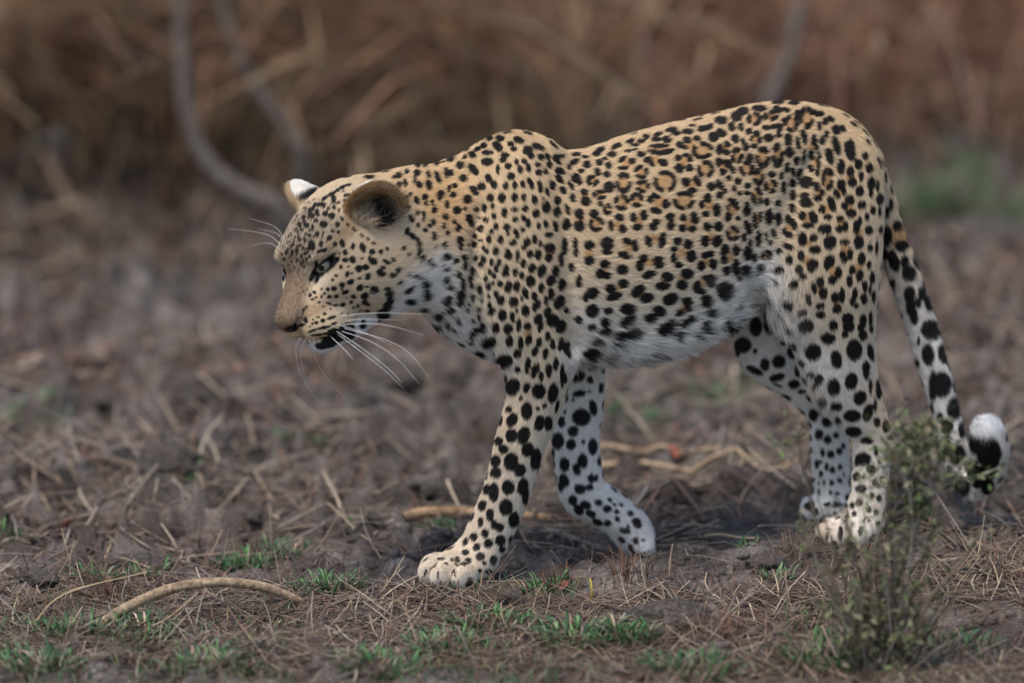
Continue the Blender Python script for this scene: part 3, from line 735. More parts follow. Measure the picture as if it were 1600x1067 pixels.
HL = hl(LV)                                             # skin in head cm
head_w = smooth(-10.5, -6.0, HL[:, 0]) * smooth(.075, .02, np.linalg.norm(LV - hw((0, 0, 3)), axis=1) - .12)
flow = np.zeros_like(LV); wsum = np.zeros(len(LV)); chn = {}
for nm, nd in (('torso', torso), ('neck', neck), ('fore_n', fore_n), ('fore_f', fore_f), ('hind_n', hind_n), ('hind_f', hind_f), ('tail', tail)):
    d_, t_, p_ = chain_near(LV, spline(nd, 2))
    w_ = np.exp(-np.clip(d_ + .03, 0, None) / .014)
    chn[nm] = (d_, p_, w_)
    flow += t_ * w_[:, None]; wsum += w_
for nm in chn:
    chn[nm] = (chn[nm][0], chn[nm][1], chn[nm][2] / (wsum + 1e-9))
flow = flow / (wsum[:, None] + 1e-9)
hflow = unit(HL - np.array([13.5, 0, 2.5]))
hflow = hflow @ HR
flow = unit(flow) * (1 - head_w[:, None]) + hflow * head_w[:, None] * 1.2
flow += np.array([0, 0, -.22]) * (1 - head_w[:, None])
flow = unit(flow - LN * (flow * LN).sum(1)[:, None])

legw = sum(chn[k][2] * smooth(.45, .62, chn[k][1]) for k in ('fore_n', 'hind_n')) + sum(chn[k][2] for k in ('fore_f', 'hind_f'))
legw = np.clip(legw, 0, 1) * (1 - head_w)
farw = np.clip(chn['fore_f'][2] + chn['hind_f'][2], 0, 1) * (1 - head_w)
tailw = chn['tail'][2] * smooth(.06, .12, chn['tail'][1])
tailp = chn['tail'][1]
belly = smooth(-.15, -.75, LN[:, 2]) * (1 - legw) * (1 - tailw) * (1 - head_w)
PXV = project(LV)
under = belly * smooth(-.02, .14, LV[:, 0])
zfold = np.exp(-((PXV[:, 0] - 1190) / 60) ** 2 - ((PXV[:, 1] - 455) / 45) ** 2)
throat = np.exp(-((PXV[:, 0] - 660) / 75) ** 2 - ((PXV[:, 1] - 480) / 60) ** 2) * (1 - head_w)
hair_len = (.0125 - .002 * smooth(.2, .8, LN[:, 2])) * (1 - legw) + .0095 * legw
hair_len = hair_len + .020 * under + .004 * belly + .009 * zfold * (1 - legw) + .006 * throat
hair_len = hair_len * (1 - tailw) + (.015 + .005 * smooth(.8, 1, tailp)) * tailw
muz = smooth(2.5, 9.0, HL[:, 0])
ruff = smooth(3, -3, HL[:, 0]) * smooth(3.0, -2.0, HL[:, 2])
hair_len = hair_len * (1 - head_w) + head_w * (.0085 - .0045 * muz + .011 * ruff)
pawz = smooth(.075, .03, LV[:, 2]) * legw
hair_len = hair_len * (1 - .68 * pawz)
hair_lift = .36 + .20 * under + .18 * zfold + .15 * throat - .08 * legw + .10 * head_w * ruff

# local head features
bare = np.zeros(len(LV))
eye_rim = np.zeros(len(LV))
XH = np.ascontiguousarray(HL.T, np.float32)
for s in (1, -1):
    R = np.stack([EYE_LONG[s] / np.linalg.norm(EYE_LONG[s]), EYE_OUT[s], EYE_OUT[s]])
    R[1] -= R[0] * (R[0] @ R[1]); R[1] /= np.linalg.norm(R[1]); R[2] = np.cross(R[0], R[1])
    e_ = ell_sdf(XH, EYE[s] + EYE_OUT[s] * .3, (1.70, 1.6, .50), R)
    tear = EYE[s] - R[0] * 1.35 + EYE_OUT[s] * .3
    e2 = chain_sdf(XH, [(tear, .30, .30), (tear + np.array([.75, -s * .25, -1.2]), .16, .16)], YL)
    eye_rim = np.maximum(eye_rim, np.maximum(smooth(.50, .34, e_), smooth(.30, .16, e2)))
    bare = np.maximum(bare, smooth(.16, .10, e_))
nose = smooth(.25, .0, ell_sdf(XH, (11.75, 0, 1.95), (1.15, 1.75, 1.05)))
bare = np.maximum(bare, smooth(.3, .6, nose))
nostril = np.zeros(len(LV))
for s in (1, -1):
    nostril = np.maximum(nostril, smooth(.30, .12, ell_sdf(XH, (12.0, s * 1.15, 2.0), (.9, .55, .50))))
slit = np.full(len(LV), 9.0, np.float32)
for s in (1, -1):
    slit = np.minimum(slit, chain_sdf(XH, [((11.1, s * .1, -.75), .2, .3), ((10.0, s * 2.3, -1.5), .2, .4), ((7.6, s * 3.9, -2.4), .2, .5), ((5.0, s * 4.6, -3.4), .14, .5)], YL))
lips = smooth(.25, .10, slit)
bare = np.maximum(bare, smooth(.16, .08, slit))
ear_rim = np.zeros(len(LV)); ear_low = np.zeros(len(LV)); ear_front = np.zeros(len(LV)); ear_in = np.zeros(len(LV)); ear_back = np.zeros(len(LV)); ear_tip = np.zeros(len(LV))
for s in (1, -1):
    e, et, eo, ew = EAR[s]
    q = HL - e
    low = e - et * 4.6 - eo * .7 + ew * s * 1.0
    R = np.stack([et, ew, eo])
    inner = smin(ell_sdf(XH, e + eo * .95 + et * .2, (3.95, 3.15, 1.75), R), chain_sdf(XH, [(e + eo * .4, 2.2, 2.2), (low + eo * 1.3 + et * .5, .7, .7)], eo), 1.4)
    near_ = np.linalg.norm(q, axis=1) < 6.2
    ear_in = np.maximum(ear_in, smooth(.28, .12, inner) * near_)
    fw = ew if ew[0] > 0 else -ew
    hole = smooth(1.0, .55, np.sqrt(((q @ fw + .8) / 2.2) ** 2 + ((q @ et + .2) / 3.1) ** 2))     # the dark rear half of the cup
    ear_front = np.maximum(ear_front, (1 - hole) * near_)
    ear_low = np.maximum(ear_low, smooth(.6, -1.4, q @ et) * near_)
    on_ear = near_ & (q @ et > -1.8) & (ell_sdf(XH, e, (4.6, 3.8, 1.9), R) < .5)
    bk = smooth(-.25, -.6, (LN @ HR.T) @ eo) * on_ear
    ear_back = np.maximum(ear_back, bk)
    ear_tip = np.maximum(ear_tip, bk * smooth(1.2, 2.2, q @ et))
    ear_rim = np.maximum(ear_rim, on_ear * (1 - smooth(-.05, -.35, (LN @ HR.T) @ eo)) * smooth(-2.5, -.5, q @ et) * (s > 0))

# ---- ground colour of the fur
c_tan, c_back, c_pale, c_white = srgb(207, 181, 145), srgb(196, 167, 128), srgb(216, 202, 178), srgb(235, 231, 223)
up = LN[:, 2]
base = c_pale + (c_tan - c_pale) * smooth(-.45, .45, up)[:, None]
base = base + (c_back - base) * (smooth(.35, .95, up) * .75)[:, None]
orange = np.exp(-((PXV[:, 0] - 690) / 55) ** 2 - ((PXV[:, 1] - 320) / 55) ** 2) * (1 - head_w)
base = base + (srgb(206, 158, 98) - base) * (orange * .6)[:, None]
white = np.clip(belly * 1.2, 0, 1)
for x, y, r, k in ((650, 485, 50, 1), (690, 500, 40, .8), (610, 480, 40, .8), (735, 565, 38, .9), (762, 600, 26, .8), (1190, 440, 45, 1), (1150, 485, 48, 1), (1235, 510, 38, .9),
                   (945, 575, 45, 1), (1000, 562, 42, 1), (1055, 545, 40, 1), (1105, 520, 40, 1), (905, 560, 35, .9), (920, 500, 30, .6), (1275, 560, 40, .8), (1305, 590, 50, .75),
                   (1345, 560, 40, .5), (660, 440, 35, .5), (1300, 640, 60, .7), (1345, 740, 70, .65), (1340, 820, 60, .7)):
    white = np.maximum(white, k * np.exp(-(((PXV[:, 0] - x) ** 2 + (PXV[:, 1] - y) ** 2) / (r * r)) ** 1.3) * (1 - head_w))
white = np.maximum(white, farw * .92)
white = np.maximum(white, tailw * smooth(.12, .4, tailp) * .9)
white = np.maximum(white, legw * smooth(.05, -.5, LN @ LAT) * .85)
white = np.maximum(white, legw * (.12 + .20 * smooth(.30, .06, LV[:, 2])))
base = base + (c_white - base) * white[:, None]
# head
ear_rim = ear_rim * (1 - ear_in)
hx, hy, hz = HL[:, 0], np.abs(HL[:, 1]), HL[:, 2]
hc = np.tile(srgb(205, 183, 152), (len(LV), 1))


def mixc(c, col, w):
    return c + (col - c) * np.clip(w, 0, 1)[:, None]


hc = mixc(hc, srgb(168, 152, 130), smooth(6.0, 9.0, hz) * smooth(-4, 2, hx) * .85)              # forehead
hc = mixc(hc, srgb(126, 105, 84), smooth(4.0, 7.0, hx) * smooth(3.1, 1.9, hy) * smooth(.6, 2.4, hz) * .95)      # bridge of the nose
hc = mixc(hc, srgb(190, 144, 92), np.exp(-((hx - 8) / 1.8) ** 2 - ((hy - 2.6) / 1.2) ** 2 - ((hz - 2.2) / 1.3) ** 2) * .8)
hc = mixc(hc, srgb(222, 196, 158), smooth(7.6, 8.6, hx) * smooth(2.2, .8, hz))
hc = mixc(hc, srgb(216, 210, 202), smooth(-1.2, -2.6, hz - .35 * (hx - 11) * .5) * .95)                         # chin, jaw
hc = mixc(hc, srgb(236, 230, 220), smooth(2.0, -3, hx) * smooth(.5, -3.0, hz) * .9)                              # ruff
for s in (1, -1):
    dd = np.linalg.norm((HL - (EYE[s] + np.array([.9, -s * .2, -1.25]))) / np.array([1.3, 1.3, .6]), axis=1)
    hc = mixc(hc, srgb(228, 214, 190), np.exp(-dd ** 2) * .9)
    dd = np.linalg.norm((HL - (EYE[s] + np.array([1.3, -s * 1.4, .6]))) / np.array([1.2, .7, 1.2]), axis=1)
    hc = mixc(hc, srgb(226, 206, 176), np.exp(-dd ** 2) * .8)
hc = mixc(hc, srgb(140, 112, 78), (ear_in < .5) * smooth(6.8, 8.0, hz) * smooth(4.5, 5.5, hy) * .7)             # outside and rim of the ears
hc = mixc(hc, srgb(122, 94, 62), ear_rim)
hc = mixc(hc, srgb(120, 94, 64), ear_in)
hc = mixc(hc, srgb(170, 154, 130), ear_in * ear_low)
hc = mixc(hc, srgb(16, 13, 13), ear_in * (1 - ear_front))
hc = mixc(hc, srgb(26, 24, 26), ear_back)
hc = mixc(hc, srgb(232, 226, 214), ear_tip)
base = base * (1 - head_w[:, None]) + hc * head_w[:, None]
dark = np.maximum(eye_rim, lips) * (head_w > .3)
base = mixc(base, srgb(22, 18, 18), dark)
base = mixc(base, srgb(112, 70, 64), nose * (1 - lips))
base = mixc(base, srgb(20, 15, 15), nostril)
tipw = tailw * smooth(.972, .993, tailp)

BLACK, TAWNY = srgb(8, 7, 9), srgb(184, 136, 82)


def coat(Pt, Nt, base_c):
    """Colour of fur that lies at points Pt with skin normals Nt: ground colour plus this animal's marks."""
    px = project(Pt)
    dep = (Pt - CAMP) @ VFWD
    jit = vnoise(Pt, 260, 3) * .16 + vnoise(Pt, 620, 5) * .12
    facing = Nt @ (-VFWD)
    blk = np.zeros(len(Pt)); taw = np.zeros(len(Pt))
    order = np.argsort(px[:, 0]); xs = px[order, 0]
    for (kind, x, y, w, h, a), dz in zip(marks, mark_depth):
        if dz is None:
            continue
        dz, fz = dz
        r = max(w, h) * 1.5 + 3
        j = order[np.searchsorted(xs, x - r):np.searchsorted(xs, x + r)]
        j = j[(np.abs(px[j, 1] - y) < r) & (np.abs(dep[j] - dz) < .026 + r * MPP * .55 / max(fz, .22)) & (facing[j] > -.3)]
        if not len(j):
            continue
        u, v = px[j, 0] - x, px[j, 1] - y
        ca, sa = math.cos(a), math.sin(a)
        u, v = u * ca + v * sa, -u * sa + v * ca
        gr = min(1.15 if x < 640 else 1.8, .20 * min(w, h))
        s_ = np.sqrt((u / (w + gr)) ** 2 + (v / (h + gr)) ** 2) + jit[j] * (3.2 / max(3.2, min(w, h) * .9))
        if kind == 'B':
            m = smooth(1.12, .90, s_)
            blk[j] = np.maximum(blk[j], m)
        elif kind == 't':
            taw[j] = np.maximum(taw[j], smooth(1.1, .5, s_) * .75)
        else:
            th = np.arctan2(v / h, u / w)
            gap = np.sin(th * 3 + x * .7 + y) + .6 * np.sin(th * 5 + y * 1.3)
            wd = 5.8 / max(min(w, h), 7)
            ring = smooth(1.14, .96, s_) * smooth(1 - wd * 1.35, 1 - wd * .8, s_) * smooth(-1.15, -.75, gap)
            blk[j] = np.maximum(blk[j], ring)
            taw[j] = np.maximum(taw[j], smooth(1.0, .6, s_) * .65)
    c = mixc(base_c, TAWNY, taw)
    return mixc(c, BLACK, blk * .985), blk


mark_depth = []
for kind, x, y, w, h, a in marks:
    hit = None
    for k in range(5):                       # a mark on the outline may need a step inwards
        for dx, dy in (((0, 0),) if k == 0 else ((-2.5 * k, 0), (2.5 * k, 0), (0, -2.5 * k), (0, 2.5 * k))):
            q = sight(x + dx, y + dy)
            if q[0] is not None:
                hit = q; break
        if hit is not None:
            break
    mark_depth.append(None if hit is None else (float((np.array(hit[0]) - CAMP) @ VFWD), float(-np.array(hit[1]) @ VFWD)))

for i, (m_, d_) in enumerate(zip(marks, mark_depth)):      # marks on the outline belong a little inside the lie of the fur
    if d_ is not None and d_[1] < .55:
        q = sight(m_[1], m_[2])
        if q[0] is None:
            continue
        n_ = np.array(q[1]); v_ = np.array([n_ @ VRIGHT, -(n_ @ VUP)]); v_ /= max(np.hypot(*v_), 1e-6)
        k_ = 5.0 * (1 - d_[1] / .55)
        marks[i] = (m_[0], m_[1] - v_[0] * k_, m_[2] - v_[1] * k_, *m_[3:])

# the flank and limbs turned away: scattered marks of the same size
_tri = np.concatenate([LQ[:, [0, 1, 2]], LQ[:, [0, 2, 3]]])
_a, _b, _c = LV[_tri[:, 0]], LV[_tri[:, 1]], LV[_tri[:, 2]]
tri_area = .5 * np.linalg.norm(np.cross(_b - _a, _c - _a), axis=1)


def sample(n, weight):
    p = tri_area * weight[_tri].mean(1)
    cs = np.cumsum(p); cs /= cs[-1]
    f = np.searchsorted(cs, rng.random(n))
    r1 = np.sqrt(rng.random(n)); r2 = rng.random(n)
    W = np.stack([1 - r1, r1 * (1 - r2), r1 * r2], -1)
    return f, W


f_, W_ = sample(9000, (1 - head_w) + 1e-6)
cand = (LV[_tri[f_]] * W_[..., None]).sum(1)
cand_n = (LN[_tri[f_]] * W_[..., None]).sum(1)
cand_px = project(cand); cand_d = (cand - CAMP) @ VFWD
mk = np.array([(x, y, max(w, h)) for (k_, x, y, w, h, a_) in marks if k_ != 't'])
mkd = np.array([9e9 if d is None else d[0] for (m_, d) in zip(marks, mark_depth) if m_[0] != 't'])
acc_pts, acc_r = [], []
cand_w = (white[_tri[f_]] * W_).sum(1) * (1 - (legw[_tri[f_]] * W_).sum(1))
for p, pn, pp, pd, pw in zip(cand, cand_n, cand_px, cand_d, cand_w):
    r = .0072 + .0035 * random.random()
    if pn @ VFWD < -.12:                   # in sight: only where no measured mark is near
        near_m = np.hypot(mk[:, 0] - pp[0], mk[:, 1] - pp[1]) < mk[:, 2] + r / MPP * 1.15 * min(1, max(-(pn @ VFWD) * 1.8, .3)) + (1.5 if pw > .5 else 6.0 if pn @ VFWD < -.45 else .5)
        if (near_m & (np.abs(mkd - pd) < .06)).any():
            continue
    if acc_pts:
        A_ = np.array(acc_pts); dd = ((A_ - p) ** 2).sum(1)
        if (dd < (1.12 * (r + np.array(acc_r))) ** 2).any():
            continue
    acc_pts.append(p); acc_r.append(r)
far_kd = KDTree(len(acc_pts))
for i, p in enumerate(acc_pts):
    far_kd.insert(p, i)
far_kd.balance()
acc_r = np.array(acc_r)


def coat_far(Pt, Nt, c):
    m = np.arange(len(Pt))
    jit = vnoise(Pt[m], 200, 9) * .3
    b = np.empty(len(m))
    find = far_kd.find
    for k, p in enumerate(Pt[m].tolist()):
        co, j, d = find(p)
        b[k] = d / acc_r[j]
    c[m] = mixc(c[m], BLACK, smooth(1.0, .75, b + jit) * .97)
    return c


_sr = random.Random(5)
for _ in range(150):
    lx, ly = _sr.uniform(-3, 4.5), _sr.uniform(-3.4, 3.4)
    q_ = leo_bvh.ray_cast(Vector(hw((lx, ly, 16))), Vector(-hu), .2)
    if q_[0] is not None:
        acc_pts.append(np.array(q_[0])); acc_r = np.append(acc_r, _sr.uniform(.0016, .0030))
far_kd = KDTree(len(acc_pts))
for i, p in enumerate(acc_pts):
    far_kd.insert(p, i)
far_kd.balance()
skin_col, _ = coat(LV + LN * .002, LN, base)
skin_col = coat_far(LV, LN, skin_col)
skin_col = mixc(skin_col, srgb(236, 236, 234), tipw)
attr = leo_me.attributes.new('coat', 'FLOAT_COLOR', 'POINT')
attr.data.foreach_set('color', np.concatenate([skin_col * .9, np.ones((len(LV), 1))], 1).astype(np.float32).ravel())
attr = leo_me.attributes.new('wet', 'FLOAT', 'POINT')
attr.data.foreach_set('value', np.clip(nose + eye_rim + lips, 0, 1).astype(np.float32))

m_skin, nt, b = new_mat('leopard skin')
an = nt.nodes.new('ShaderNodeAttribute'); an.attribute_name = 'coat'
nt.links.new(an.outputs['Color'], b.inputs['Base Color'])
aw = nt.nodes.new('ShaderNodeAttribute'); aw.attribute_name = 'wet'
mr = nt.nodes.new('ShaderNodeMapRange'); mr.inputs['To Min'].default_value = .85; mr.inputs['To Max'].default_value = .38
nt.links.new(aw.outputs['Fac'], mr.inputs['Value']); nt.links.new(mr.outputs[0], b.inputs['Roughness'])
set_in(b, 'Specular IOR Level', .25)
nz = nt.nodes.new('ShaderNodeTexNoise'); nz.inputs['Scale'].default_value = 700
bp = nt.nodes.new('ShaderNodeBump'); bp.inputs['Strength'].default_value = .25; bp.inputs['Distance'].default_value = .001
nt.links.new(nz.outputs['Fac'], bp.inputs['Height']); nt.links.new(bp.outputs[0], b.inputs['Normal'])
leopard = link('leopard', leo_me, m_skin)
tag(leopard, 'spotted tawny leopard walking to the left with lowered head and curled tail tip', 'leopard')

# ---------------------------------------------------------------- fur
toward = LN @ (-VFWD)
dens = (.6 + .4 * smooth(-.3, .1, toward)) * (1 + 1.6 * head_w + .4 * legw) * (1 - smooth(.3, .7, bare)) * (1 - ear_in * (.92 - .75 * ear_front))
NH = 470000
f_, W_ = sample(NH, dens)


def at_root(v):
    g = v[_tri[f_]]
    return (g * (W_[..., None] if v.ndim == 2 else W_)).sum(1)


root = at_root(LV); nrm = unit(at_root(LN)); fl = at_root(flow)
fl = unit(fl - nrm * (fl * nrm).sum(1)[:, None])
ln_ = at_root(hair_len) * rng.uniform(.7, 1.25, NH)
lift = np.clip(at_root(hair_lift) + rng.normal(0, .07, NH), .06, 1.2)
side = np.cross(nrm, fl)
sw = vnoise(root, 55, 1) * .35 + vnoise(root, 170, 2) * .22 + rng.normal(0, .10, NH)
eari = at_root(ear_in)
sw = sw + eari * rng.normal(0, .9, NH)
ln_ = ln_ * (1 + eari * 1.1)
lift = lift + eari * .5
fl = unit(fl + side * sw[:, None])
rb = at_root(base)
rc, blk = coat(root + nrm * .002 + fl * (ln_ * .30)[:, None], nrm, rb)
rc = coat_far(root + fl * (ln_ * .30)[:, None], nrm, rc)
rc2, blk2 = coat(root + nrm * .003 + fl * (ln_ * .78)[:, None], nrm, rb)
rc2 = coat_far(root + fl * (ln_ * .78)[:, None], nrm, rc2)
rc = np.concatenate([rc, rc2])
def dbl(v):
    return np.concatenate([v, v])


rc = mixc(rc, srgb(238, 238, 236), dbl(at_root(tipw)))
rc = mixc(rc, srgb(228, 222, 210), dbl(at_root(ear_tip)))
rc = mixc(rc, srgb(122, 94, 62), dbl(at_root(ear_rim)))
earf = at_root(ear_front)
earl = at_root(ear_low)
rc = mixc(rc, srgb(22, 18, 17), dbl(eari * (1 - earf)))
rc = mixc(rc, srgb(128, 100, 68), dbl(eari * earf * .9))
rc = mixc(rc, srgb(186, 170, 146), dbl(eari * (rng.random(NH) < .06 + .75 * earl * earf)))
rc = rc * dbl(rng.uniform(.72, 1.16, NH))[:, None]
hx_r, hy_r, hz_r = (at_root(v) for v in (hx, hy, hz))
grain = smooth(3.5, 6.5, hx_r) * smooth(3.3, 2.0, hy_r) * smooth(.4, 2.0, hz_r) * .55 + smooth(5.5, 8.5, hz_r) * smooth(-3, 2, hx_r) * .30
grain = (rng.random(NH) < grain * at_root(head_w)) * .75
rc = mixc(rc, srgb(46, 38, 34), dbl(grain))
dirt = at_root(pawz) * smooth(.045, .0, at_root(LV[:, 2] - .02)) * .0 + at_root(pawz) * np.clip(.55 + .6 * vnoise(root, 60, 6) + .3 * vnoise(root, 160, 8), 0, 1)
rc = mixc(rc, srgb(140, 124, 108), dbl(dirt) * .8)
belly_r = at_root(np.clip(under + zfold, 0, 1))
rc = mixc(rc, srgb(196, 182, 160), dbl(belly_r * np.clip(vnoise(root, 35, 7), 0, 1) * .6))
sw_b = belly_r * (vnoise(root, 90, 12) * .7)
fl = unit(fl + side * sw_b[:, None])
KP = 4
pts = np.zeros((NH, KP, 3), np.float32); rad = np.zeros((NH, KP), np.float32)
thick = .00034 * (1 - .30 * at_root(head_w)) * (1 + .2 * at_root(belly))
for k in range(KP):
    t = k / (KP - 1)
    rise = lift * (t - .45 * t * t)
    pts[:, k] = root - nrm * .0005 + (fl * t * .96 + nrm * rise[:, None]) * ln_[:, None] + np.array([0, 0, -1.0]) * (.18 * t * t * ln_ * at_root(under + zfold + .2 * throat))[:, None]
    rad[:, k] = thick * (1 - .85 * t ** 1.5)
hc_ = bpy.data.hair_curves.new('fur')
hc_.add_curves([KP] * NH)
hc_.points.foreach_set('position', pts.ravel())
ra = hc_.attributes.get('radius') or hc_.attributes.new('radius', 'FLOAT', 'POINT')
ra.data.foreach_set('value', rad.ravel())
pc = np.ones((NH, KP, 4), np.float32)
pc[:, :2, :3] = np.clip(rc[:NH], 0, .95)[:, None]; pc[:, 2:, :3] = np.clip(rc[NH:], 0, .95)[:, None]
ca_ = hc_.attributes.new('coat', 'FLOAT_COLOR', 'POINT')
ca_.data.foreach_set('color', pc.ravel())
na_ = hc_.attributes.new('lie', 'FLOAT_VECTOR', 'CURVE')
na_.data.foreach_set('vector', unit(nrm + .0 * fl).astype(np.float32).ravel())
m_fur, nt, b = new_mat('leopard fur')
an = nt.nodes.new('ShaderNodeAttribute'); an.attribute_name = 'coat'
ln2 = nt.nodes.new('ShaderNodeAttribute'); ln2.attribute_name = 'lie'
geo = nt.nodes.new('ShaderNodeNewGeometry')
mixn = nt.nodes.new('ShaderNodeMix'); mixn.data_type = 'VECTOR'; mixn.inputs['Factor'].default_value = .55
nt.links.new(ln2.outputs['Vector'], mixn.inputs[4]); nt.links.new(geo.outputs['Normal'], mixn.inputs[5])
nrmz = nt.nodes.new('ShaderNodeVectorMath'); nrmz.operation = 'NORMALIZE'
nt.links.new(mixn.outputs[1], nrmz.inputs[0])
nt.links.new(an.outputs['Color'], b.inputs['Base Color'])
nt.links.new(nrmz.outputs[0], b.inputs['Normal'])
b.inputs['Roughness'].default_value = .55
set_in(b, 'Specular IOR Level', .14)
fur = bpy.data.objects.new('fur', hc_)
COL.objects.link(fur)
hc_.materials.append(m_fur)
fur.parent = leopard
SC.cycles_curves.shape = 'RIBBONS'
print('fur', NH)
# ---------------------------------------------------------------- eyes and whiskers
def ball(name, r, seg, rings, mat, parent, fn=None):
    bm = bmesh.new()
    bmesh.ops.create_uvsphere(bm, u_segments=seg, v_segments=rings, radius=r)
    me = bpy.data.meshes.new(name)
    bm.to_mesh(me); bm.free()
    for p in me.polygons:
        p.use_smooth = True
    return link(name, me, mat, parent)


m_eye, nt, b = new_mat('amber grey eye')
tc = nt.nodes.new('ShaderNodeTexCoord')
sp = nt.nodes.new('ShaderNodeSeparateXYZ'); nt.links.new(tc.outputs['Object'], sp.inputs[0])
ang = nt.nodes.new('ShaderNodeMath'); ang.operation = 'MULTIPLY'; ang.inputs[1].default_value = 1 / (1.5 * HS)
nt.links.new(sp.outputs['Z'], ang.inputs[0])
cr = nt.nodes.new('ShaderNodeValToRGB')
el = cr.color_ramp.elements
el[0].position = .0; el[0].color = (.012, .010, .010, 1)
el[1].position = 1.0; el[1].color = (.003, .003, .003, 1)
for pos, c in ((.66, (.02, .017, .015)), (.70, (.06, .06, .04)), (.79, (.15, .155, .105)), (.94, (.21, .21, .14)), (.962, (.03, .03, .025)), (.97, (.003, .003, .003))):
    e_ = el.new(pos); e_.color = (*c, 1)
nt.links.new(ang.outputs[0], cr.inputs[0]); nt.links.new(cr.outputs[0], b.inputs['Base Color'])
b.inputs['Roughness'].default_value = .06
set_in(b, 'Specular IOR Level', .6)
gaze = unit(hf * .75 + hn * .55 + np.array([0, 0, -.1]))
for s in (1, -1):
    eye = ball('eye', 1.5 * HS, 32, 24, m_eye, leopard)
    eye.location = hw(EYE[s] - EYE_OUT[s] * (1.12 if s > 0 else 1.5))
    g = unit(EYE_OUT[s] @ HR + np.array([-.22, -.02, -.02]))
    eye.rotation_euler = Vector(g).to_track_quat('Z', 'Y').to_euler()

m_wh, nt, b = new_mat('whisker')
b.inputs['Base Color'].default_value = (.82, .80, .78, 1)
b.inputs['Roughness'].default_value = .4


def tube(path, radii, seg=5):
    """Verts and quads of a tapering tube along a path."""
    path = np.asarray(path, float); n = len(path)
    tan = unit(np.gradient(path, axis=0))
    ref = np.array([0, 0, 1.0]) if abs(tan[0][2]) < .9 else np.array([1.0, 0, 0])
    V, F = [], []
    u = unit(np.cross(tan[0], ref))
    for i in range(n):
        u = unit(u - tan[i] * (u @ tan[i]))
        v = np.cross(tan[i], u)
        for k in range(seg):
            a = 2 * math.pi * k / seg
            V.append(path[i] + radii[i] * (u * math.cos(a) + v * math.sin(a)))
    for i in range(n - 1):
        for k in range(seg):
            F.append((i * seg + k, i * seg + (k + 1) % seg, (i + 1) * seg + (k + 1) % seg, (i + 1) * seg + k))
    return np.array(V), np.array(F)


def bez(pts, n):
    """Smooth path through points (Catmull-Rom)."""
    M = np.asarray(pts, float)
    E_ = np.vstack([2 * M[0] - M[1], M, 2 * M[-1] - M[-2]])
    out = []
    for i in range(len(M) - 1):
        p0, p1, p2, p3 = E_[i:i + 4]
        for k in range(n):
            t = k / n
            out.append(.5 * (2 * p1 + (p2 - p0) * t + (2 * p0 - 5 * p1 + 4 * p2 - p3) * t * t + (3 * p1 - p0 - 3 * p2 + p3) * t ** 3))
    out.append(M[-1])
    return np.array(out)


WHISKERS = [[(527, 494), (590, 489), (662, 491)], [(531, 507), (597, 507), (661, 523)], [(534, 512), (600, 530), (640, 552), (670, 590)],
            [(530, 516), (580, 534), (622, 562), (656, 601)], [(526, 521), (565, 550), (598, 576), (631, 607)], [(522, 515), (560, 540), (606, 575), (628, 598)],
            [(536, 503), (560, 499), (620, 500)], [(515, 524), (540, 548), (552, 562)], [(520, 505), (570, 520), (615, 541)],
            [(470, 527), (462, 545), (470, 585), (497, 628)], [(476, 530), (470, 560), (480, 600)], [(484, 532), (500, 575), (540, 624)],
            [(446, 378), (430, 355), (389, 341)], [(441, 384), (415, 366), (355, 357)], [(440, 392), (420, 380), (392, 384)], [(444, 382), (434, 366), (405, 358)],
            [(614, 470), (597, 462), (575, 452)], [(625, 478), (606, 464), (590, 460)]]
for i, w in enumerate(WHISKERS):
    hit = sight(*w[0])
    y0 = hit[0][1] if hit[0] is not None else NOSE[1]
    far = i in (9, 10, 11, 12, 13, 14, 15)
    n = len(w) - 1
    path = bez([P(x, y, y0 + (.004 if k == 0 else 0) + (.03 if far else -.035) * k / n) for k, (x, y) in enumerate(w)], 8)
    r = (.00036 if i < 9 else .00024) * (1 - .75 * np.linspace(0, 1, len(path)))
    link('whisker', mesh_np('whisker', *tube(path, r, 5)), m_wh, leopard)
# ================================================================ litter and plants
def tint_mat(name, rough=.8, spec=.2, vary=.25, scale=60):
    """Plain dry or green plant matter: each piece carries its own colour in `tint`."""
    m, nt, b = new_mat(name)
    a = nt.nodes.new('ShaderNodeAttribute'); a.attribute_name = 'tint'
    tc = nt.nodes.new('ShaderNodeTexCoord')
    n = noise_node(nt, tc, scale, 3, .6)
    r = ramp_node(nt, n.outputs['Fac'], [(.3, (1 - vary,) * 3), (.7, (1 + vary,) * 3)])
    nt.links.new(mix_node(nt, 1.0, a.outputs['Color'], r.outputs[0], 'MULTIPLY'), b.inputs['Base Color'])
    b.inputs['Roughness'].default_value = rough
    set_in(b, 'Specular IOR Level', spec)
    return m


m_straw = tint_mat('dry straw', .7, .3)
m_green = tint_mat('green grass', .55, .4)
m_twig = tint_mat('bare wood', .85, .2, .3, 90)
_nt = m_twig.node_tree
_b = _nt.nodes['Principled BSDF']
_tc = _nt.nodes.new('ShaderNodeTexCoord')
_n = noise_node(_nt, _tc, 220, 5, .75)
_r = ramp_node(_nt, _n.outputs['Fac'], [(.38, (.35, .30, .26)), (.52, (1, 1, 1))])
_n2 = noise_node(_nt, _tc, 38, 4, .6)
_r2 = ramp_node(_nt, _n2.outputs['Fac'], [(.35, (.62, .58, .54)), (.6, (1.1, 1.1, 1.1))])
_old = _b.inputs['Base Color'].links[0].from_socket
_c = mix_node(_nt, .8, _old, _r.outputs[0], 'MULTIPLY')
_nt.links.new(mix_node(_nt, 1.0, _c, _r2.outputs[0], 'MULTIPLY'), _b.inputs['Base Color'])
_bp = _nt.nodes.new('ShaderNodeBump'); _bp.inputs['Strength'].default_value = .6; _bp.inputs['Distance'].default_value = .002
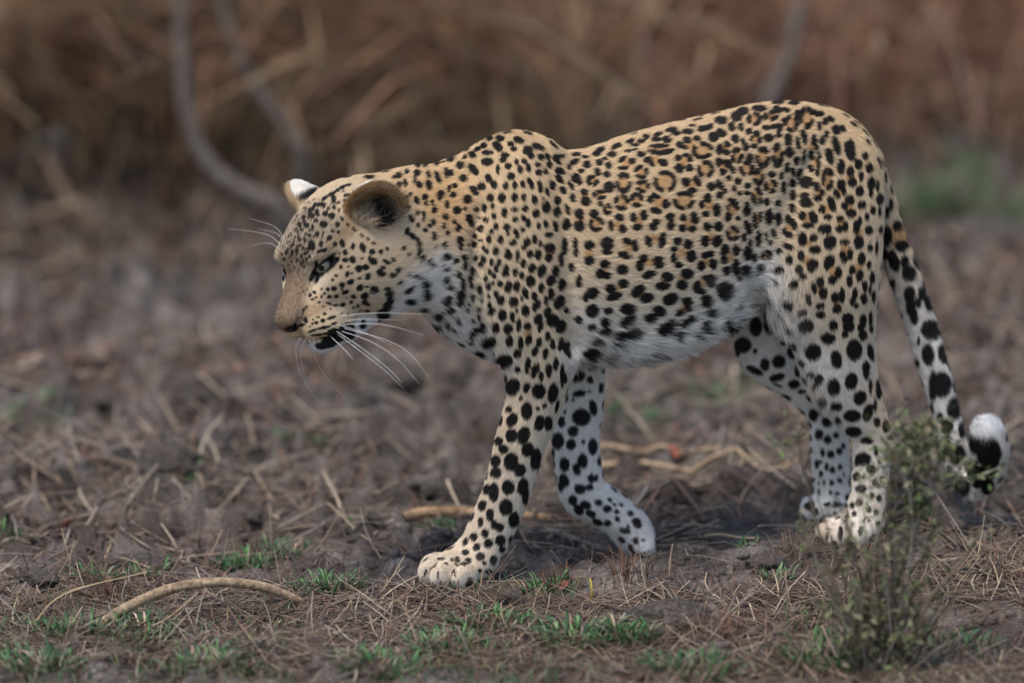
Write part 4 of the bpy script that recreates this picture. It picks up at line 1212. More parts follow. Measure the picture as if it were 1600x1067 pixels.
_nt.links.new(_n.outputs['Fac'], _bp.inputs['Height']); _nt.links.new(_bp.outputs[0], _b.inputs['Normal'])
m_leaf = tint_mat('dead leaf', .75, .25)
m_clod = m_soil


def set_tint(me, cols):
    a = me.attributes.new('tint', 'FLOAT_COLOR', 'POINT')
    a.data.foreach_set('color', np.concatenate([cols, np.ones((len(cols), 1))], 1).astype(np.float32).ravel())


def blades(base, tip, mid, width, cols, flat=None, seg=3):
    """Many tapering three-sided stalks at once. base, mid, tip: (n,3); width (n,); returns verts, quads, colours."""
    n = len(base)
    ts = np.linspace(0, 1, seg + 1)
    V = np.zeros((n, seg + 1, 3, 3))
    ax = unit(tip - base)
    ref = np.where(np.abs(ax[:, 2:3]) > .9, np.array([[1.0, 0, 0]]), np.array([[0, 0, 1.0]]))
    u = unit(np.cross(ax, ref)); v = np.cross(ax, u)
    for i, t in enumerate(ts):
        c = base * (1 - t) ** 2 + 2 * mid * t * (1 - t) + tip * t * t
        w = width * (1 - .8 * t ** 1.6) if flat is None else width * (1 - .35 * t)
        th = .35 if flat is None else flat
        V[:, i, 0] = c + u * w[:, None]
        V[:, i, 1] = c - u * w[:, None]
        V[:, i, 2] = c + v * (w * th)[:, None] * 2
    idx = np.arange(n * (seg + 1) * 3).reshape(n, seg + 1, 3)
    F = []
    for i in range(seg):
        for k in range(3):
            k2 = (k + 1) % 3
            F.append(np.stack([idx[:, i, k], idx[:, i, k2], idx[:, i + 1, k2], idx[:, i + 1, k]], -1))
    F = np.concatenate(F)
    C = np.repeat(cols, (seg + 1) * 3, 0)
    return V.reshape(-1, 3), F, C


def join_parts(parts):
    V, F, C, o = [], [], [], 0
    for v, f, c in parts:
        V.append(v); F.append(f + o); C.append(c); o += len(v)
    return np.concatenate(V), np.concatenate(F), np.concatenate(C)


def tinted(name, parts, mat, parent=None, origin=None):
    V, F, C = join_parts(parts)
    if origin is not None:
        V = V - origin
    me = mesh_np(name, V, F)
    set_tint(me, C)
    o = link(name, me, mat, parent)
    if origin is not None and parent is None:
        o.location = origin
    return o


def pick(cols, n):
    c = np.array(cols)
    k = rng.integers(0, len(c), n)
    return c[k] * rng.uniform(.75, 1.2, (n, 1))


STRAW = [srgb(172, 150, 124), srgb(156, 134, 110), srgb(192, 174, 148), srgb(138, 116, 98), srgb(126, 98, 84), srgb(150, 136, 124)]
BROWN = [srgb(96, 76, 66), srgb(116, 92, 78), srgb(80, 64, 57), srgb(130, 102, 86), srgb(112, 82, 72)]
GREEN = [srgb(70, 112, 62), srgb(88, 130, 74), srgb(58, 94, 58), srgb(106, 140, 88), srgb(126, 140, 104)]


def lying(n, x, y, l0, l1, w0, w1, cols, tilt=.16, wide=None):
    """Straw lying about on the soil."""
    L = rng.uniform(l0, l1, n) * rng.uniform(.5, 1, n)
    th = rng.uniform(0, 2 * math.pi, n)
    if wide is not None:
        th = rng.normal(0, wide, n) + (rng.random(n) < .5) * math.pi
    dx, dy = np.cos(th) * L, np.sin(th) * L
    b_ = np.stack([x, y, gh(x, y) + .002], -1)
    t_ = np.stack([x + dx, y + dy, gh(x + dx, y + dy) + .002], -1)
    up = np.abs(rng.normal(0, tilt, n)) * L
    t_[:, 2] += up
    m_ = (b_ + t_) / 2 + rng.normal(0, .10, (n, 3)) * L[:, None] * np.array([1, 1, .4])
    m_[:, 2] = np.maximum(m_[:, 2], gh(m_[:, 0], m_[:, 1]) + .003)
    return blades(b_, t_, m_, rng.uniform(w0, w1, n), pick(cols, n), flat=.22, seg=3)


def in_view(n, y0, y1, pw=1.0):
    y = y0 + (y1 - y0) * rng.random(n) ** pw
    half = (y + CAM_D + .7) / CAM_D * .80 + .06
    return rng.uniform(-1, 1, n) * half, y


def keep_noise(x, y, f, thr, s):
    k = vnoise(np.stack([x, y, np.zeros_like(x)], -1), f, s) > thr
    return x[k], y[k]


parts = []
x, y = in_view(15000, -.75, .12, .9); x, y = keep_noise(x, y, 3.2, -.22 + .55 * smooth(-.15, .08, y), 31); parts.append(lying(len(x), x, y, .02, .13, .0007, .0017, STRAW * 2 + BROWN, .16))
x, y = in_view(5000, -.75, .18); parts.append(lying(len(x), x, y, .01, .045, .0005, .0014, BROWN + STRAW[3:], .18))
x, y = in_view(5200, .1, 1.6); x, y = keep_noise(x, y, 2.6, -.10, 32); parts.append(lying(len(x), x, y, .03, .18, .0012, .0032, STRAW + BROWN[:2], .12, .9))
x, y = in_view(4600, 1.2, 3.6); x, y = keep_noise(x, y, 2.0, -.12, 33); parts.append(lying(len(x), x, y, .05, .24, .002, .005, STRAW + BROWN, .16))
# pale straw strewn in streaks behind the forelegs
for px, py, n, L in ((1050, 735, 26, .20), (980, 720, 14, .14), (1130, 741, 12, .22), (930, 770, 14, .10), (1085, 850, 16, .08), (300, 775, 20, .10), (430, 760, 16, .12), (560, 790, 14, .10), (120, 690, 14, .14), (1560, 870, 24, .12)):
    c = ground_at(px, py)
    parts.append(lying(n, c[0] + rng.normal(0, .05, n), c[1] + rng.normal(0, .05, n), L * .6, L * 1.3, .0012, .0026, STRAW[:3], .05, .25))
for _ in range(70):
    c = ground_at(random.uniform(-60, 1660), random.uniform(345, 760))
    n_ = random.randint(12, 34); sp_ = random.uniform(.03, .09)
    parts.append(lying(n_, c[0] + rng.normal(0, sp_ * 1.4, n_), c[1] + rng.normal(0, sp_, n_), .03, .14, .0016, .0045, STRAW[:3] + STRAW[5:] if random.random() < .7 else [srgb(136, 98, 84), srgb(120, 84, 72)], .2, .8))
for cx, cy, cz, r_ in PAWS:
    n_ = 46
    parts.append(lying(n_, cx - .03 + rng.normal(0, .06, n_), cy - .055 + rng.normal(0, .022, n_), .03, .11, .0006, .0015, STRAW + BROWN, .28, .9))
litter = tinted('straw_litter', parts, m_straw)
litter['kind'] = 'stuff'; litter['label'] = 'dry straw and broken stalks strewn over the soil'

# crumbs of soil
def lump_mesh(name, seed, sub=2, rough=.28):
    bm = bmesh.new()
    bmesh.ops.create_icosphere(bm, subdivisions=sub, radius=1)
    me = bpy.data.meshes.new(name)
    bm.to_mesh(me); bm.free()
    co = np.empty(len(me.vertices) * 3, np.float32); me.vertices.foreach_get('co', co); co = co.reshape(-1, 3).astype(float)
    p = co + seed * 7.3
    co = co * (1 + rough * vnoise(p, 1.3, seed) + rough * .6 * vnoise(p, 3.1, seed) + rough * .3 * vnoise(p, 7, seed))[:, None]
    me.vertices.foreach_set('co', co.astype(np.float32).ravel())
    me.polygons.foreach_set('use_smooth', np.ones(len(me.polygons), bool))
    return me


ico = lump_mesh('crumb', 3, 1, .35)
cv = np.empty(len(ico.vertices) * 3, np.float32); ico.vertices.foreach_get('co', cv); cv = cv.reshape(-1, 3).astype(float)
cf = np.array([list(p.vertices) for p in ico.polygons])
x, y = in_view(7000, -.75, 1.6, 1.4); x, y = keep_noise(x, y, 5, -.2, 41)
n = len(x)
r = .0015 + .010 * rng.random(n) ** 4
S = np.stack([r * rng.uniform(.8, 1.4, n), r * rng.uniform(.8, 1.4, n), r * rng.uniform(.5, .9, n)], -1)
th = rng.uniform(0, 6.28, n)
q = cv[None] * S[:, None]
q = np.stack([q[..., 0] * np.cos(th)[:, None] - q[..., 1] * np.sin(th)[:, None], q[..., 0] * np.sin(th)[:, None] + q[..., 1] * np.cos(th)[:, None], q[..., 2]], -1)
q += np.stack([x, y, gh(x, y) + r * .15], -1)[:, None]
F = (cf[None] + (np.arange(n) * len(cv))[:, None, None]).reshape(-1, 3)
crumbs = link('soil_crumbs', mesh_np('soil_crumbs', q.reshape(-1, 3), F), m_soil)
crumbs['kind'] = 'stuff'; crumbs['label'] = 'small crumbs of grey brown soil scattered over the ground'

# clods one can pick out
m_cl = bpy.data.materials.get('dry cloddy soil')
CLODS = [((262, 748), (.052, .034, .030), 'large dark soil clod on bare ground left of the front paw', 5),
         ((795, 948), (.022, .018, .019), 'rounded grey soil clod just in front of the planted front paw', 6),
         ((1045, 975), (.070, .045, .030), 'broad blurred soil lump below the raised front paw', 7),
         ((585, 790), (.030, .022, .020), 'dark soil clod behind the planted front paw near the pale stick', 8),
         ((250, 470), (.060, .050, .030), 'dark soil clod far behind beside the leopard chin', 9),
         ((60, 905), (.028, .020, .014), 'low soil clod near the left edge above the curved stick', 10),
         ((305, 610), (.050, .036, .034), 'dark soil clod in the middle distance below the whiskers', 11),
         ((1545, 400), (.150, .070, .060), 'broad dark soil mound under the far green tuft behind the tail', 12),
         ((215, 890), (.055, .030, .016), 'flat soil mound just above the curved stick', 14),
         ((1195, 885), (.032, .024, .015), 'low dark soil clod left of the near hind paw', 15)]
for (px, py), (rx, ry, rz), lab, seed in CLODS:
    o = link('soil_clod', lump_mesh('soil_clod', seed, 4, .30), m_cl)
    g = ground_at(px, py)
    o.location = (g[0], g[1], g[2] + rz * .25); o.scale = (rx, ry, rz)
    tag(o, lab, 'clod', 'soil clods')

sr = random.Random(23)
clod_me = [lump_mesh('soil_clod', 30 + k, 3, .34) for k in range(5)]
used_lab = {}
for k in range(46):
    px, py = sr.uniform(0, 1600), 430 + 400 * sr.random()
    g = ground_at(px, py)
    r_ = sr.uniform(.012, .034) * (1.5 if py < 650 else 1)
    if any((g[0] - c[0]) ** 2 + (g[1] - c[1]) ** 2 < (c[3] + r_ + .03) ** 2 for c in PAWS):
        continue
    o = bpy.data.objects.new('soil_clod', clod_me[k % 5])
    if not clod_me[k % 5].materials:
        clod_me[k % 5].materials.append(m_cl)
    COL.objects.link(o)
    o.location = (g[0], g[1], g[2] + r_ * .15); o.scale = (r_ * sr.uniform(.9, 1.5), r_, r_ * sr.uniform(.55, .8)); o.rotation_euler.z = sr.uniform(0, 6)
    wh = ('near the left edge', 'left of the muzzle', 'below the muzzle', 'behind the whiskers', 'left of the planted front leg', 'behind the planted front leg',
          'behind the raised front leg', 'below the belly', 'between fore and hind legs', 'behind the far hind leg', 'behind the near hind leg', 'behind the tail', 'near the right edge')[int(px / 1600 * 12.99)]
    dp = 'close and fairly sharp' if py > 740 else 'blurred at mid distance' if py > 590 else 'strongly blurred far off'
    sz = 'small' if r_ < .018 else 'medium' if r_ < .026 else 'large'
    lab = f'{sz} loose soil clod {wh}, {dp}'
    if lab in used_lab:
        bpy.data.objects.remove(o)
        continue
    used_lab[lab] = 1
    tag(o, lab, 'clod', 'loose clods on the bare ground behind the leopard')


# ---- the two barkless sticks
def stick(name, pts, radii, cols, label, broken=True, seg=12):
    path = bez(pts, 10)
    rr = np.interp(np.linspace(0, 1, len(path)), np.linspace(0, 1, len(radii)), radii)
    rr = rr * (1 + .05 * vnoise(path, 40, 8) + .03 * vnoise(path, 110, 9))
    V, F = tube(path, rr, seg)
    o_ = path[len(path) // 2]
    caps = []
    for e, d in ((0, -1), (len(path) - 1, 1)):
        k = len(V)
        ring = [e * seg + i for i in range(seg)]
        tan = unit(path[1] - path[0]) if e == 0 else unit(path[-1] - path[-2])
        V = np.vstack([V, path[e] + tan * d * rr[e] * (1.4 if broken else .6)])
        for i in range(0, seg, 2):
            caps.append((k, ring[i], ring[(i + 1) % seg], ring[(i + 2) % seg]))
    F = np.vstack([F, np.array(caps)])
    c = np.tile(cols, (len(V), 1)) * (1 + .12 * vnoise(V, 60, 4))[:, None]
    if broken:
        m = np.arange(len(V)) < seg * 3
        c[m] = srgb(206, 190, 166)
    me = mesh_np(name, V - o_, F); set_tint(me, c)
    o = link(name, me, m_twig)
    o.location = o_
    return tag(o, label, 'stick')


def gp(px, py, lift=0.0):
    q = ground_at(px, py)
    return q + np.array([0, 0, lift])


ga, gb = ground_at(150, 978), ground_at(478, 945)
arch = [(150, 976), (183, 957), (235, 931), (290, 914), (345, 909), (400, 914), (440, 926), (472, 941)]
pts = [P(px, py, ga[1] + (gb[1] - ga[1]) * (px - 150) / 325) for px, py in arch]
stick('curved_stick', pts, [.0054, .0074, .0080, .0079, .0074, .0067, .0056], srgb(162, 142, 116), 'pale arched barkless stick lying on straw at lower left')
yb = ground_at(690, 812)[1]
pts = [P(632, 807, yb - .05), P(660, 801, yb - .05), P(700, 799, yb - .05), P(760, 801, yb - .05), P(815, 805, yb - .05), P(858, 809, yb - .05)]
stick('pale_stick', pts, [.0075, .0092, .0090, .0080, .0065, .0052], srgb(158, 132, 104), 'pale straight stick on the soil behind the planted front paw', False)


# ---- green grass tufts
def tuft(px, py, n, h, spread, label, cols=GREEN, name='grass_tuft', cat='grass tuft', group='green grass tufts', w=.0026, arch=1.05):
    g = ground_at(px, py)
    a = rng.uniform(0, 2 * math.pi, n); rr = spread * np.sqrt(rng.random(n))
    bx, by = g[0] + np.cos(a) * rr, g[1] + np.sin(a) * rr * .8
    b_ = np.stack([bx, by, gh(bx, by) - .002], -1)
    L = h * rng.uniform(.45, 1.15, n)
    a2 = a + rng.normal(0, .7, n)
    lean = rng.uniform(.2, 1.0, n) * arch
    m_ = b_ + np.stack([np.cos(a2) * L * .3 * lean, np.sin(a2) * L * .3 * lean, L * .62], -1)
    t_ = b_ + np.stack([np.cos(a2) * L * lean, np.sin(a2) * L * lean, L * (1 - .55 * lean)], -1)
    dry = rng.random(n) < .16
    c = pick(cols, n); c[dry] = pick(STRAW, int(dry.sum()))
    o = tinted(name, [blades(b_, t_, m_, w * rng.uniform(.6, 1.2, n), c, flat=.18, seg=3)], m_straw if cols is not GREEN else m_green, None, g)
    return tag(o, label, cat, group)


TUFTS = [(395, 888, 120, .038, .045, 'spreading green grass tuft just above the right end of the curved stick'),
         (450, 868, 60, .030, .030, 'small green grass tuft between curved stick and planted paw, higher of two'),
         (512, 918, 130, .042, .045, 'bright green grass tuft right of the curved stick end'),
         (680, 832, 90, .026, .034, 'short green grass tuft under the pale straight stick'),
         (552, 838, 70, .030, .030, 'low green grass tuft left of the pale straight stick'),
         (110, 985, 110, .040, .05, 'green grass tuft at the broken left end of the curved stick'),
         (215, 1000, 110, .038, .05, 'green grass tuft just below the curved stick middle'),
         (150, 905, 70, .032, .04, 'small green grass tuft above the curved stick left end'),
         (14, 862, 50, .036, .025, 'green grass tuft at the left edge beside reddish leaves'),
         (225, 900, 70, .03, .035, 'green grass tuft on the soil mound above the curved stick'),
         (845, 920, 60, .034, .03, 'small leafy green tuft right of the planted front paw'),
         (900, 1005, 160, .046, .06, 'thick green grass tuft below the raised front paw'),
         (975, 1000, 120, .050, .04, 'upright green grass tuft left of the broad soil lump'),
         (770, 985, 130, .034, .06, 'low green grass tuft below the planted front paw'),
         (700, 1010, 120, .034, .06, 'low green grass tuft at lower middle, left of the paw tufts'),
         (590, 1040, 120, .036, .06, 'blurred green grass tuft at the bottom edge below the straw'),
         (1165, 866, 22, .040, .012, 'tiny bright green sprout left of the near hind paw'),
         (1210, 905, 40, .036, .025, 'small green tuft at the foot of the grey shrub'),
         (1010, 682, 90, .036, .06, 'blurred green tuft behind the raised front leg'),
         (1115, 612, 60, .034, .04, 'blurred green tuft below the belly, far side'),
         (1205, 625, 90, .034, .055, 'blurred green tuft below the thigh knee, far side'),
         (55, 680, 70, .036, .05, 'blurred green tuft at mid left far behind'),
         (1545, 368, 700, .12, .15, 'blurred dark green leafy tuft far behind the tail'),
         (290, 790, 50, .032, .03, 'blurred green tuft right of the large dark clod'),
         (470, 715, 50, .03, .04, 'blurred faint green tuft below the leopard chest'),
         (60, 1040, 140, .04, .06, 'green grass tuft in the lower left corner'),
         (330, 1045, 120, .036, .06, 'blurred green grass tuft at the bottom edge below the curved stick'),
         (1075, 1050, 140, .045, .06, 'blurred green grass tuft at the bottom edge beside the shrub'),
         (1290, 1040, 130, .05, .06, 'blurred green grass tuft at the shrub base'),
         (1500, 1010, 70, .04, .05, 'sparse green tuft right of the shrub'),
         (640, 580, 60, .034, .05, 'blurred pale green tuft far behind the whiskers')]
for px, py, n, h, sp_, lab in TUFTS:
    tuft(px, py, n, h * .88, sp_ * 1.1, lab)

# thin ground cover of short grass between the tufts
parts = []
x, y = in_view(5200, -.78, -.02)
x, y = keep_noise(x, y, 4.3, .02, 51)
n = len(x)
b_ = np.stack([x, y, gh(x, y) - .002], -1)
L = rng.uniform(.010, .034, n); a = rng.uniform(0, 6.28, n); ln1 = rng.uniform(.2, .9, n)
t_ = b_ + np.stack([np.cos(a) * L * ln1, np.sin(a) * L * ln1, L * (1 - .5 * ln1)], -1)
m_ = b_ + (t_ - b_) * .45 + np.stack([0 * L, 0 * L, L * .2], -1)
parts.append(blades(b_, t_, m_, rng.uniform(.0006, .0014, n), pick(GREEN + [srgb(128, 126, 84), srgb(150, 136, 98)], n), flat=.2, seg=2))
cover = tinted('short_grass', parts, m_green)
cover['kind'] = 'stuff'; cover['label'] = 'short thin green and straw grass covering the near ground'

# ---- standing dead stalks
parts = []
n = 700
x, y = in_view(n, -.7, .9)
b_ = np.stack([x, y, gh(x, y) - .002], -1)
L = rng.uniform(.02, .09, n); a = rng.uniform(0, 6.28, n); ln1 = rng.uniform(.1, .8, n)
t_ = b_ + np.stack([np.cos(a) * L * ln1, np.sin(a) * L * ln1, L * (1 - .4 * ln1)], -1)
parts.append(blades(b_, t_, (b_ + t_) / 2 + rng.normal(0, .08, (n, 3)) * L[:, None], rng.uniform(.0005, .0011, n), pick(STRAW + BROWN, n), flat=.5, seg=3))
dead = tinted('stubble', parts, m_straw)
dead['kind'] = 'stuff'; dead['label'] = 'thin dead grass stubble standing out of the soil'

STALKS = [((45, 984, 28), (100, 928), (230, 893), .0016, 'long pale stalk slanting over the grass left of the curved stick'),
          ((138, 862), (190, 840), (243, 805), .0009, 'thin dark twig slanting up above the soil mound'),
          ((236, 895), (234, 850), (248, 796), .0009, 'thin dark upright twig above the curved stick'),
          ((322, 880), (335, 855), (347, 827), .0011, 'short pale upright stalk above the curved stick'),
          ((110, 878), (102, 850), (96, 824), .0011, 'short pale upright stalk at left above the curved stick'),
          ((245, 852), (305, 910), (340, 965), .0010, 'long thin stalk crossing over the curved stick'),
          ((225, 982), (262, 965), (310, 925), .0012, 'pale stalk leaning against the underside of the curved stick'),
          ((445, 895), (440, 865), (434, 835), .0010, 'short grey upright stalk right above the curved stick'),
          ((588, 935), (610, 905), (632, 868), .0012, 'pale straw leaning left of the planted front paw'),
          ((735, 907), (800, 907), (915, 900), .0009, 'thin pale straw lying across the planted front paw'),
          ((640, 812), (370, 787), (360, 800), .0, ''),
          ((360, 790), (370, 770), (381, 750), .0028, 'short thick pale blurred stub standing on the bare soil'),
          ((925, 940), (925, 922), (922, 903), .0030, 'small yellow upright leaf right of the planted front paw'),
          ((1100, 950), (1135, 980), (1180, 1010), .0030, 'broad pale dry blade lying beside the broad soil lump'),
          ((895, 744), (1080, 744), (1255, 740), .0040, 'long pale straw lying level behind the legs, lower of two'),
          ((930, 724), (1060, 719), (1190, 722), .0034, 'long pale straw lying level behind the legs, upper of two'),
          ((1100, 852), (1130, 848), (1180, 862), .0026, 'short pale straw on the soil between raised paw and hind paw'),
          ((425, 880), (424, 835), (420, 790), .0016, 'grey upright stalk on the soil above the right grass tuft')]
for row in STALKS:
    r_ = row[-2]
    if not r_:
        continue
    a_, m1, c_ = row[0][:2], row[1], row[2]
    ya = ground_at(*a_)[1]
    if 'straw lying level' in row[-1] or 'straw on the soil' in row[-1]:
        q_ = bez([(*a_, 0), (*m1, 0), (*c_, 0)], 5)
        pts = np.array([gp(x_, y_, .014) for x_, y_, _z in q_])
        pts[:, 1] = np.convolve(np.pad(pts[:, 1], 2, 'edge'), np.ones(5) / 5, 'valid')
        pts[:, 2] = np.maximum(np.convolve(np.pad(pts[:, 2], 2, 'edge'), np.ones(5) / 5, 'valid'), gh(pts[:, 0], pts[:, 1]) + .006)
    else:
        pts = bez([P(*a_, ya), P(*m1, ya - .004), P(*c_, ya + .004)], 6)
    V, F = tube(pts, r_ * (1 - .5 * np.linspace(0, 1, len(pts))), 6)
    col_ = srgb(176, 152, 120)
    if 'dark' in row[-1]:
        col_ = srgb(82, 66, 60)
    if 'grey' in row[-1]:
        col_ = srgb(126, 112, 98)
    if 'yellow' in row[-1]:
        col_ = srgb(168, 148, 66)
    o = tinted('dry_stalk', [(V, F, np.tile(col_, (len(V), 1)))], m_straw, None, pts[0])
    tag(o, row[-1], 'stalk', 'single stalks')

DRY = [(170, 935, 60, .075, .03, 'dead brown grass tuft behind the left part of the curved stick'),
       (490, 800, 30, .085, .02, 'thin dry tuft on the bare soil left of the pale straight stick'),
       (985, 905, 70, .055, .03, 'reddish brown dead grass tuft under the raised paw'),
       (880, 915, 60, .045, .035, 'reddish dead grass tuft between the two front paws'),
       (520, 770, 26, .06, .03, 'blurred pale dry tuft on the bare soil ahead of the front leg'),
       (55, 960, 80, .06, .05, 'dead straw tuft at the left edge below the long slanting stalk'),
       (30, 830, 60, .06, .035, 'blurred rust brown dead tuft at the left edge'),
       (1245, 870, 40, .06, .03, 'dry straw tuft left of the shrub stems'),
       (1575, 900, 60, .06, .04, 'dry straw tuft at the right edge of the near ground'),
       (1120, 1000, 60, .06, .04, 'blurred dry tuft right of the broad soil lump')]
for px, py, n, h, sp_, lab in DRY:
    c = [srgb(112, 78, 62), srgb(130, 92, 72), srgb(92, 66, 56)] if ('red' in lab or 'rust' in lab or 'brown' in lab) else STRAW
    tuft(px, py, n, h, sp_, lab, c, 'dry_grass_tuft', 'dry tuft', 'dead grass tufts', .0009, .8)


# ---- dead leaves
def leaf_verts(n, c, size, up):
    """Curled leaves, 8 triangles each as 4 quads."""
    a = rng.uniform(0, 6.28, n)
    f = np.stack([np.cos(a), np.sin(a), rng.normal(0, up, n)], -1); f = unit(f)
    s_ = unit(np.cross(f, np.array([0, 0, 1.0]) + rng.normal(0, .5, (n, 3))))
    u = np.cross(s_, f)
    V = []
    for t, w in ((0, .10), (.3, .85), (.65, .8), (1, .05)):
        for k in (-1, 0, 1):
            V.append(c + size[:, None] * (f * (t - .5) * 2 + s_ * k * w * .55 + u * (abs(k) * w * .35 + .25 * (t - .5) ** 2)))
    V = np.stack(V, 1)
    q = []
    for i in range(3):
        for k in range(2):
            q.append((i * 3 + k, i * 3 + k + 1, i * 3 + k + 4, i * 3 + k + 3))
    F = (np.array(q)[None] + (np.arange(n) * 12)[:, None, None]).reshape(-1, 4)
    return V.reshape(-1, 3), F


REDS = [srgb(124, 96, 80), srgb(112, 86, 74), srgb(134, 108, 92), srgb(96, 78, 68), srgb(130, 112, 96), srgb(150, 132, 112)]
x, y = in_view(9000, 1.3, 7.5)
x, y = keep_noise(x, y, 1.6, -.25, 61)
n = len(x)
c = np.stack([x, y, gh(x, y) + .008], -1)
V, F = leaf_verts(n, c, rng.uniform(.007, .017, n), .4)
me = mesh_np('leaf_litter', V, F); set_tint(me, np.repeat(pick(REDS, n), 12, 0))
o = link('leaf_litter', me, m_leaf); o['kind'] = 'stuff'; o['label'] = 'reddish brown dead leaves lying over the far ground'
for px, py, s_, lab in ((1050, 710, .020, 'single rust red dead leaf on the soil behind the front legs'),
                        (865, 905, .0, ''), (105, 830, .016, 'rust brown curled leaf at left beside the dead tuft'),
                        (235, 945, .010, 'small dark red leaf under the curved stick'), (880, 930, .012, 'curled pale brown leaf between the front paws')):
    if not s_:
        continue
    g = ground_at(px, py) + np.array([0, 0, .010])
    V, F = leaf_verts(1, np.zeros((1, 3)), np.array([s_]), .5)
    me = mesh_np('dead_leaf', V, F); set_tint(me, np.tile(srgb(122, 72, 56) if 'rust' in lab else srgb(112, 74, 62), (12, 1)))
    o = link('dead_leaf', me, m_leaf); o.location = g
    tag(o, lab, 'leaf', 'single dead leaves')

# ================================================================ background thicket
def thicket(n, x0, x1, y0, y1, h0, h1, w0, w1, cols, lean=.6, seed=0):
    y = rng.uniform(y0, y1, n)
    px = rng.uniform(x0, x1, n)
    x = (px - 800) / FPX * (y + CAM_D) * 1.02
    b_ = np.stack([x, y, gh(x, y) - .01], -1)
    L = rng.uniform(h0, h1, n)
    cl = np.stack([x, y, np.zeros(n)], -1)
    a = vnoise(cl, 2.2, 71 + seed) * 4 + rng.normal(0, .9, n)
    k = rng.uniform(.15, 1, n) * lean
    t_ = b_ + np.stack([np.cos(a) * L * k, np.sin(a) * L * k, L * (1 - .55 * k)], -1)
    m_ = b_ + np.stack([np.cos(a) * L * k * .25, np.sin(a) * L * k * .25, L * .6], -1) + rng.normal(0, .05, (n, 3)) * L[:, None]
    cc = pick(cols, n) * np.clip(1.05 + .75 * vnoise(cl, 1.9, 81 + seed) + .35 * vnoise(cl, 4.5, 91), .25, 2.0)[:, None]
    return blades(b_, t_, m_, rng.uniform(w0, w1, n), cc, flat=.4, seg=4)


DARKB = [srgb(132, 102, 78), srgb(152, 118, 88), srgb(98, 76, 62), srgb(168, 138, 104), srgb(142, 104, 80), srgb(134, 118, 90)]
PALEB = [srgb(164, 140, 110), srgb(178, 154, 122), srgb(148, 126, 102), srgb(140, 122, 102)]
RUSTB = [srgb(148, 106, 84), srgb(128, 90, 74), srgb(160, 120, 96), srgb(108, 80, 68)]
parts = [thicket(6200, -250, 930, 2.9, 6.5, .30, 1.0, .002, .006, DARKB, 1.25, 0),
         thicket(480, 380, 950, 2.7, 4.6, .15, .42, .0025, .006, PALEB, 1.4, 1),
         thicket(110, -200, 420, 2.6, 4.2, .25, .6, .0025, .006, PALEB, 1.4, 2),
         thicket(3600, 850, 1850, 3.2, 7.0, .20, .75, .002, .006, RUSTB + DARKB[:2], 1.3, 3),
         thicket(350, 850, 1850, 3.0, 5.5, .2, .5, .0025, .006, PALEB, 1.3, 4),
         thicket(3000, -600, 2200, 6.5, 11, .5, 1.3, .004, .010, DARKB + RUSTB, .6, 5)]
th_o = tinted('dry_thicket', parts, m_straw)
th_o['kind'] = 'stuff'; th_o['label'] = 'blurred brown dry thicket of stems and grass behind the leopard'

BRANCH = [([(338, -30), (362, 60), (398, 130), (440, 190), (470, 235)], 2.65, .010, 'blurred grey branch slanting down from the top, behind the head'),
          ([(282, -20), (284, 90), (296, 190), (325, 255), (375, 295), (440, 322)], 2.5, .014, 'thick blurred grey branch curving down to the ground left of the ears'),
          ([(1252, -30), (1243, 40), (1228, 100), (1200, 156)], 2.9, .013, 'blurred grey branch at the top above the rump'),
          ([(738, 90), (752, 150), (776, 205)], 3.1, .009, 'short blurred pale branch above the shoulder'),
          ([(70, 240), (100, 300), (140, 360)], 2.7, .010, 'blurred pale stick leaning at the far left'),
          ([(0, 268), (45, 235), (92, 205)], 2.9, .009, 'blurred stick slanting up at the left edge'),
          ([(500, 30), (488, 75), (478, 120)], 3.2, .009, 'short blurred pale branch at the top left of the shoulder'),
          ([(0, 365), (60, 340), (130, 318)], 2.6, .009, 'blurred pale stick lying low at the left edge')]
for pp, Y, r_, lab in BRANCH:
    g0 = P(*pp[-1], Y)
    pts = bez([P(x, y, Y - .12 * k / len(pp)) for k, (x, y) in enumerate(pp)], 8)
    low = pts[-1].copy(); low[2] = gh(low[0], low[1]) - .02; low[1] += .03
    pts = np.vstack([pts, bez([pts[-1], low], 4)[1:]]) if pts[-1][2] > gh(low[0], low[1]) else pts
    V, F = tube(pts, r_ * np.linspace(.8, 1.15, len(pts)), 10)
    o = tinted('bare_branch', [(V, F, np.tile(srgb(128, 110, 92) if 'pale' in lab else srgb(108, 101, 95), (len(V), 1)) * (1 + .15 * vnoise(V, 30, 2))[:, None])], m_twig, None, low)
    tag(o, lab, 'branch', 'bare branches behind the leopard')

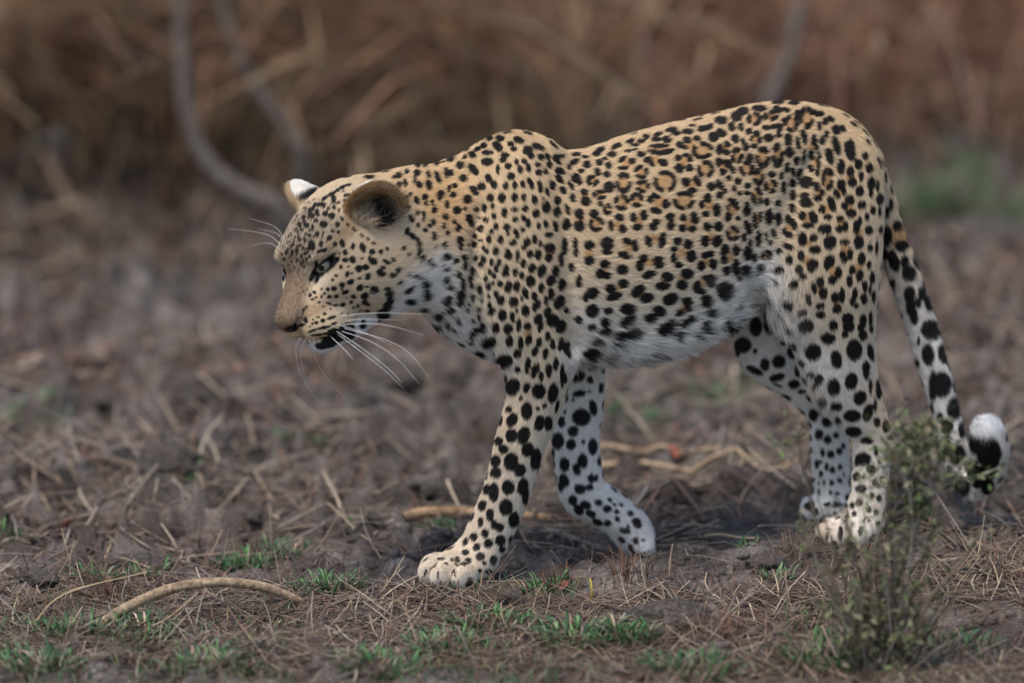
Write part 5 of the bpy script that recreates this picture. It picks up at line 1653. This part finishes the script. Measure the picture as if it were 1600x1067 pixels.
# ================================================================ shrub in front, at lower right
sg = ground_at(1375, 1052)
shrub = bpy.data.objects.new('grey_shrub', None)
COL.objects.link(shrub)
shrub.location = sg
tag(shrub, 'small blurred grey green shrub in front of the hind paws', 'shrub')
YS = sg[1]
STEMS = [[(1375, 1052), (1400, 930), (1425, 820), (1432, 700), (1440, 668)], [(1380, 1052), (1418, 900), (1424, 790), (1398, 700)], [(1372, 1050), (1352, 930), (1328, 840), (1322, 790)],
         [(1360, 1050), (1300, 900), (1262, 760), (1240, 650)], [(1365, 1052), (1312, 960), (1270, 860), (1250, 800)], [(1390, 1050), (1395, 930), (1392, 840), (1385, 770)],
         [(1395, 1050), (1450, 940), (1500, 880), (1535, 822)], [(1425, 830), (1470, 760), (1530, 742), (1570, 728)], [(1428, 760), (1470, 720), (1500, 690)],
         [(1352, 930), (1376, 870), (1404, 840)], [(1262, 760), (1225, 700), (1190, 680)], [(1300, 900), (1322, 860), (1330, 822)],
         [(1380, 1050), (1440, 990), (1475, 930)], [(1370, 1050), (1330, 1000), (1290, 960)], [(1418, 900), (1448, 860), (1470, 800)], [(1370, 1052), (1362, 960), (1366, 880)],
         [(1385, 1052), (1410, 1000), (1432, 940)], [(1365, 1052), (1342, 1010), (1345, 940)], [(1424, 790), (1380, 760), (1350, 745)], [(1395, 1050), (1470, 1010), (1520, 985)]]
sr = random.Random(11)
for _ in range(70):
    x0 = 1375 + sr.uniform(-45, 45); lean = sr.uniform(-1, 1); hgt = sr.uniform(70, 340) * (1 - .45 * abs(lean))
    x1 = x0 + lean * 130 * hgt / 200
    STEMS.append([(x0, 1056), (x0 + (x1 - x0) * .35 + sr.uniform(-8, 8), 1056 - hgt * .5), (x1, 1056 - hgt)])
leaf_p = []
for k, st in enumerate(STEMS):
    off = rng.normal(0, .04)
    n = len(st)
    pts = bez([P(x, y, YS + off * i / n) for i, (x, y) in enumerate(st)], 7)
    V, F = tube(pts, (.0036 if k < 7 else .0024 if k < 20 else .0019) * np.linspace(1, .45, len(pts)), 6)
    col_ = (srgb(124, 112, 96), srgb(148, 142, 128), srgb(98, 86, 74))[k % 3]
    tinted('stem', [(V - sg, F, np.tile(col_, (len(V), 1)))], m_twig, shrub)
    dense = 1.0 if k in (0, 1, 7, 8, 14, 18) else .45
    m = int(30 * dense * len(pts) / 20)
    i = rng.integers(len(pts) // 3, len(pts), m)
    leaf_p.append(pts[i] + rng.normal(0, .008, (m, 3)))
for cx, cy, r_, m in ((1440, 705, .046, 250), (1415, 690, .038, 130), (1434, 790, .020, 170), (1455, 680, .024, 80), (1385, 735, .03, 60), (1490, 740, .030, 50), (1370, 950, .08, 70), (1400, 990, .08, 80), (1330, 1000, .07, 50), (1240, 680, .02, 14), (1512, 735, .016, 22)):
    leaf_p.append(P(cx, cy, YS) + rng.normal(0, .55, (m, 3)) * r_)
lp = np.concatenate(leaf_p)
n = len(lp)
V, F = leaf_verts(n, lp, rng.uniform(.0030, .0075, n), .9)
me = mesh_np('foliage', V - sg, F)
set_tint(me, np.repeat(pick([srgb(98, 102, 68), srgb(108, 106, 78), srgb(84, 92, 54), srgb(112, 104, 80), srgb(74, 92, 46)], n), 12, 0))
fo = link('foliage', me, m_green, shrub); fo['kind'] = 'stuff'
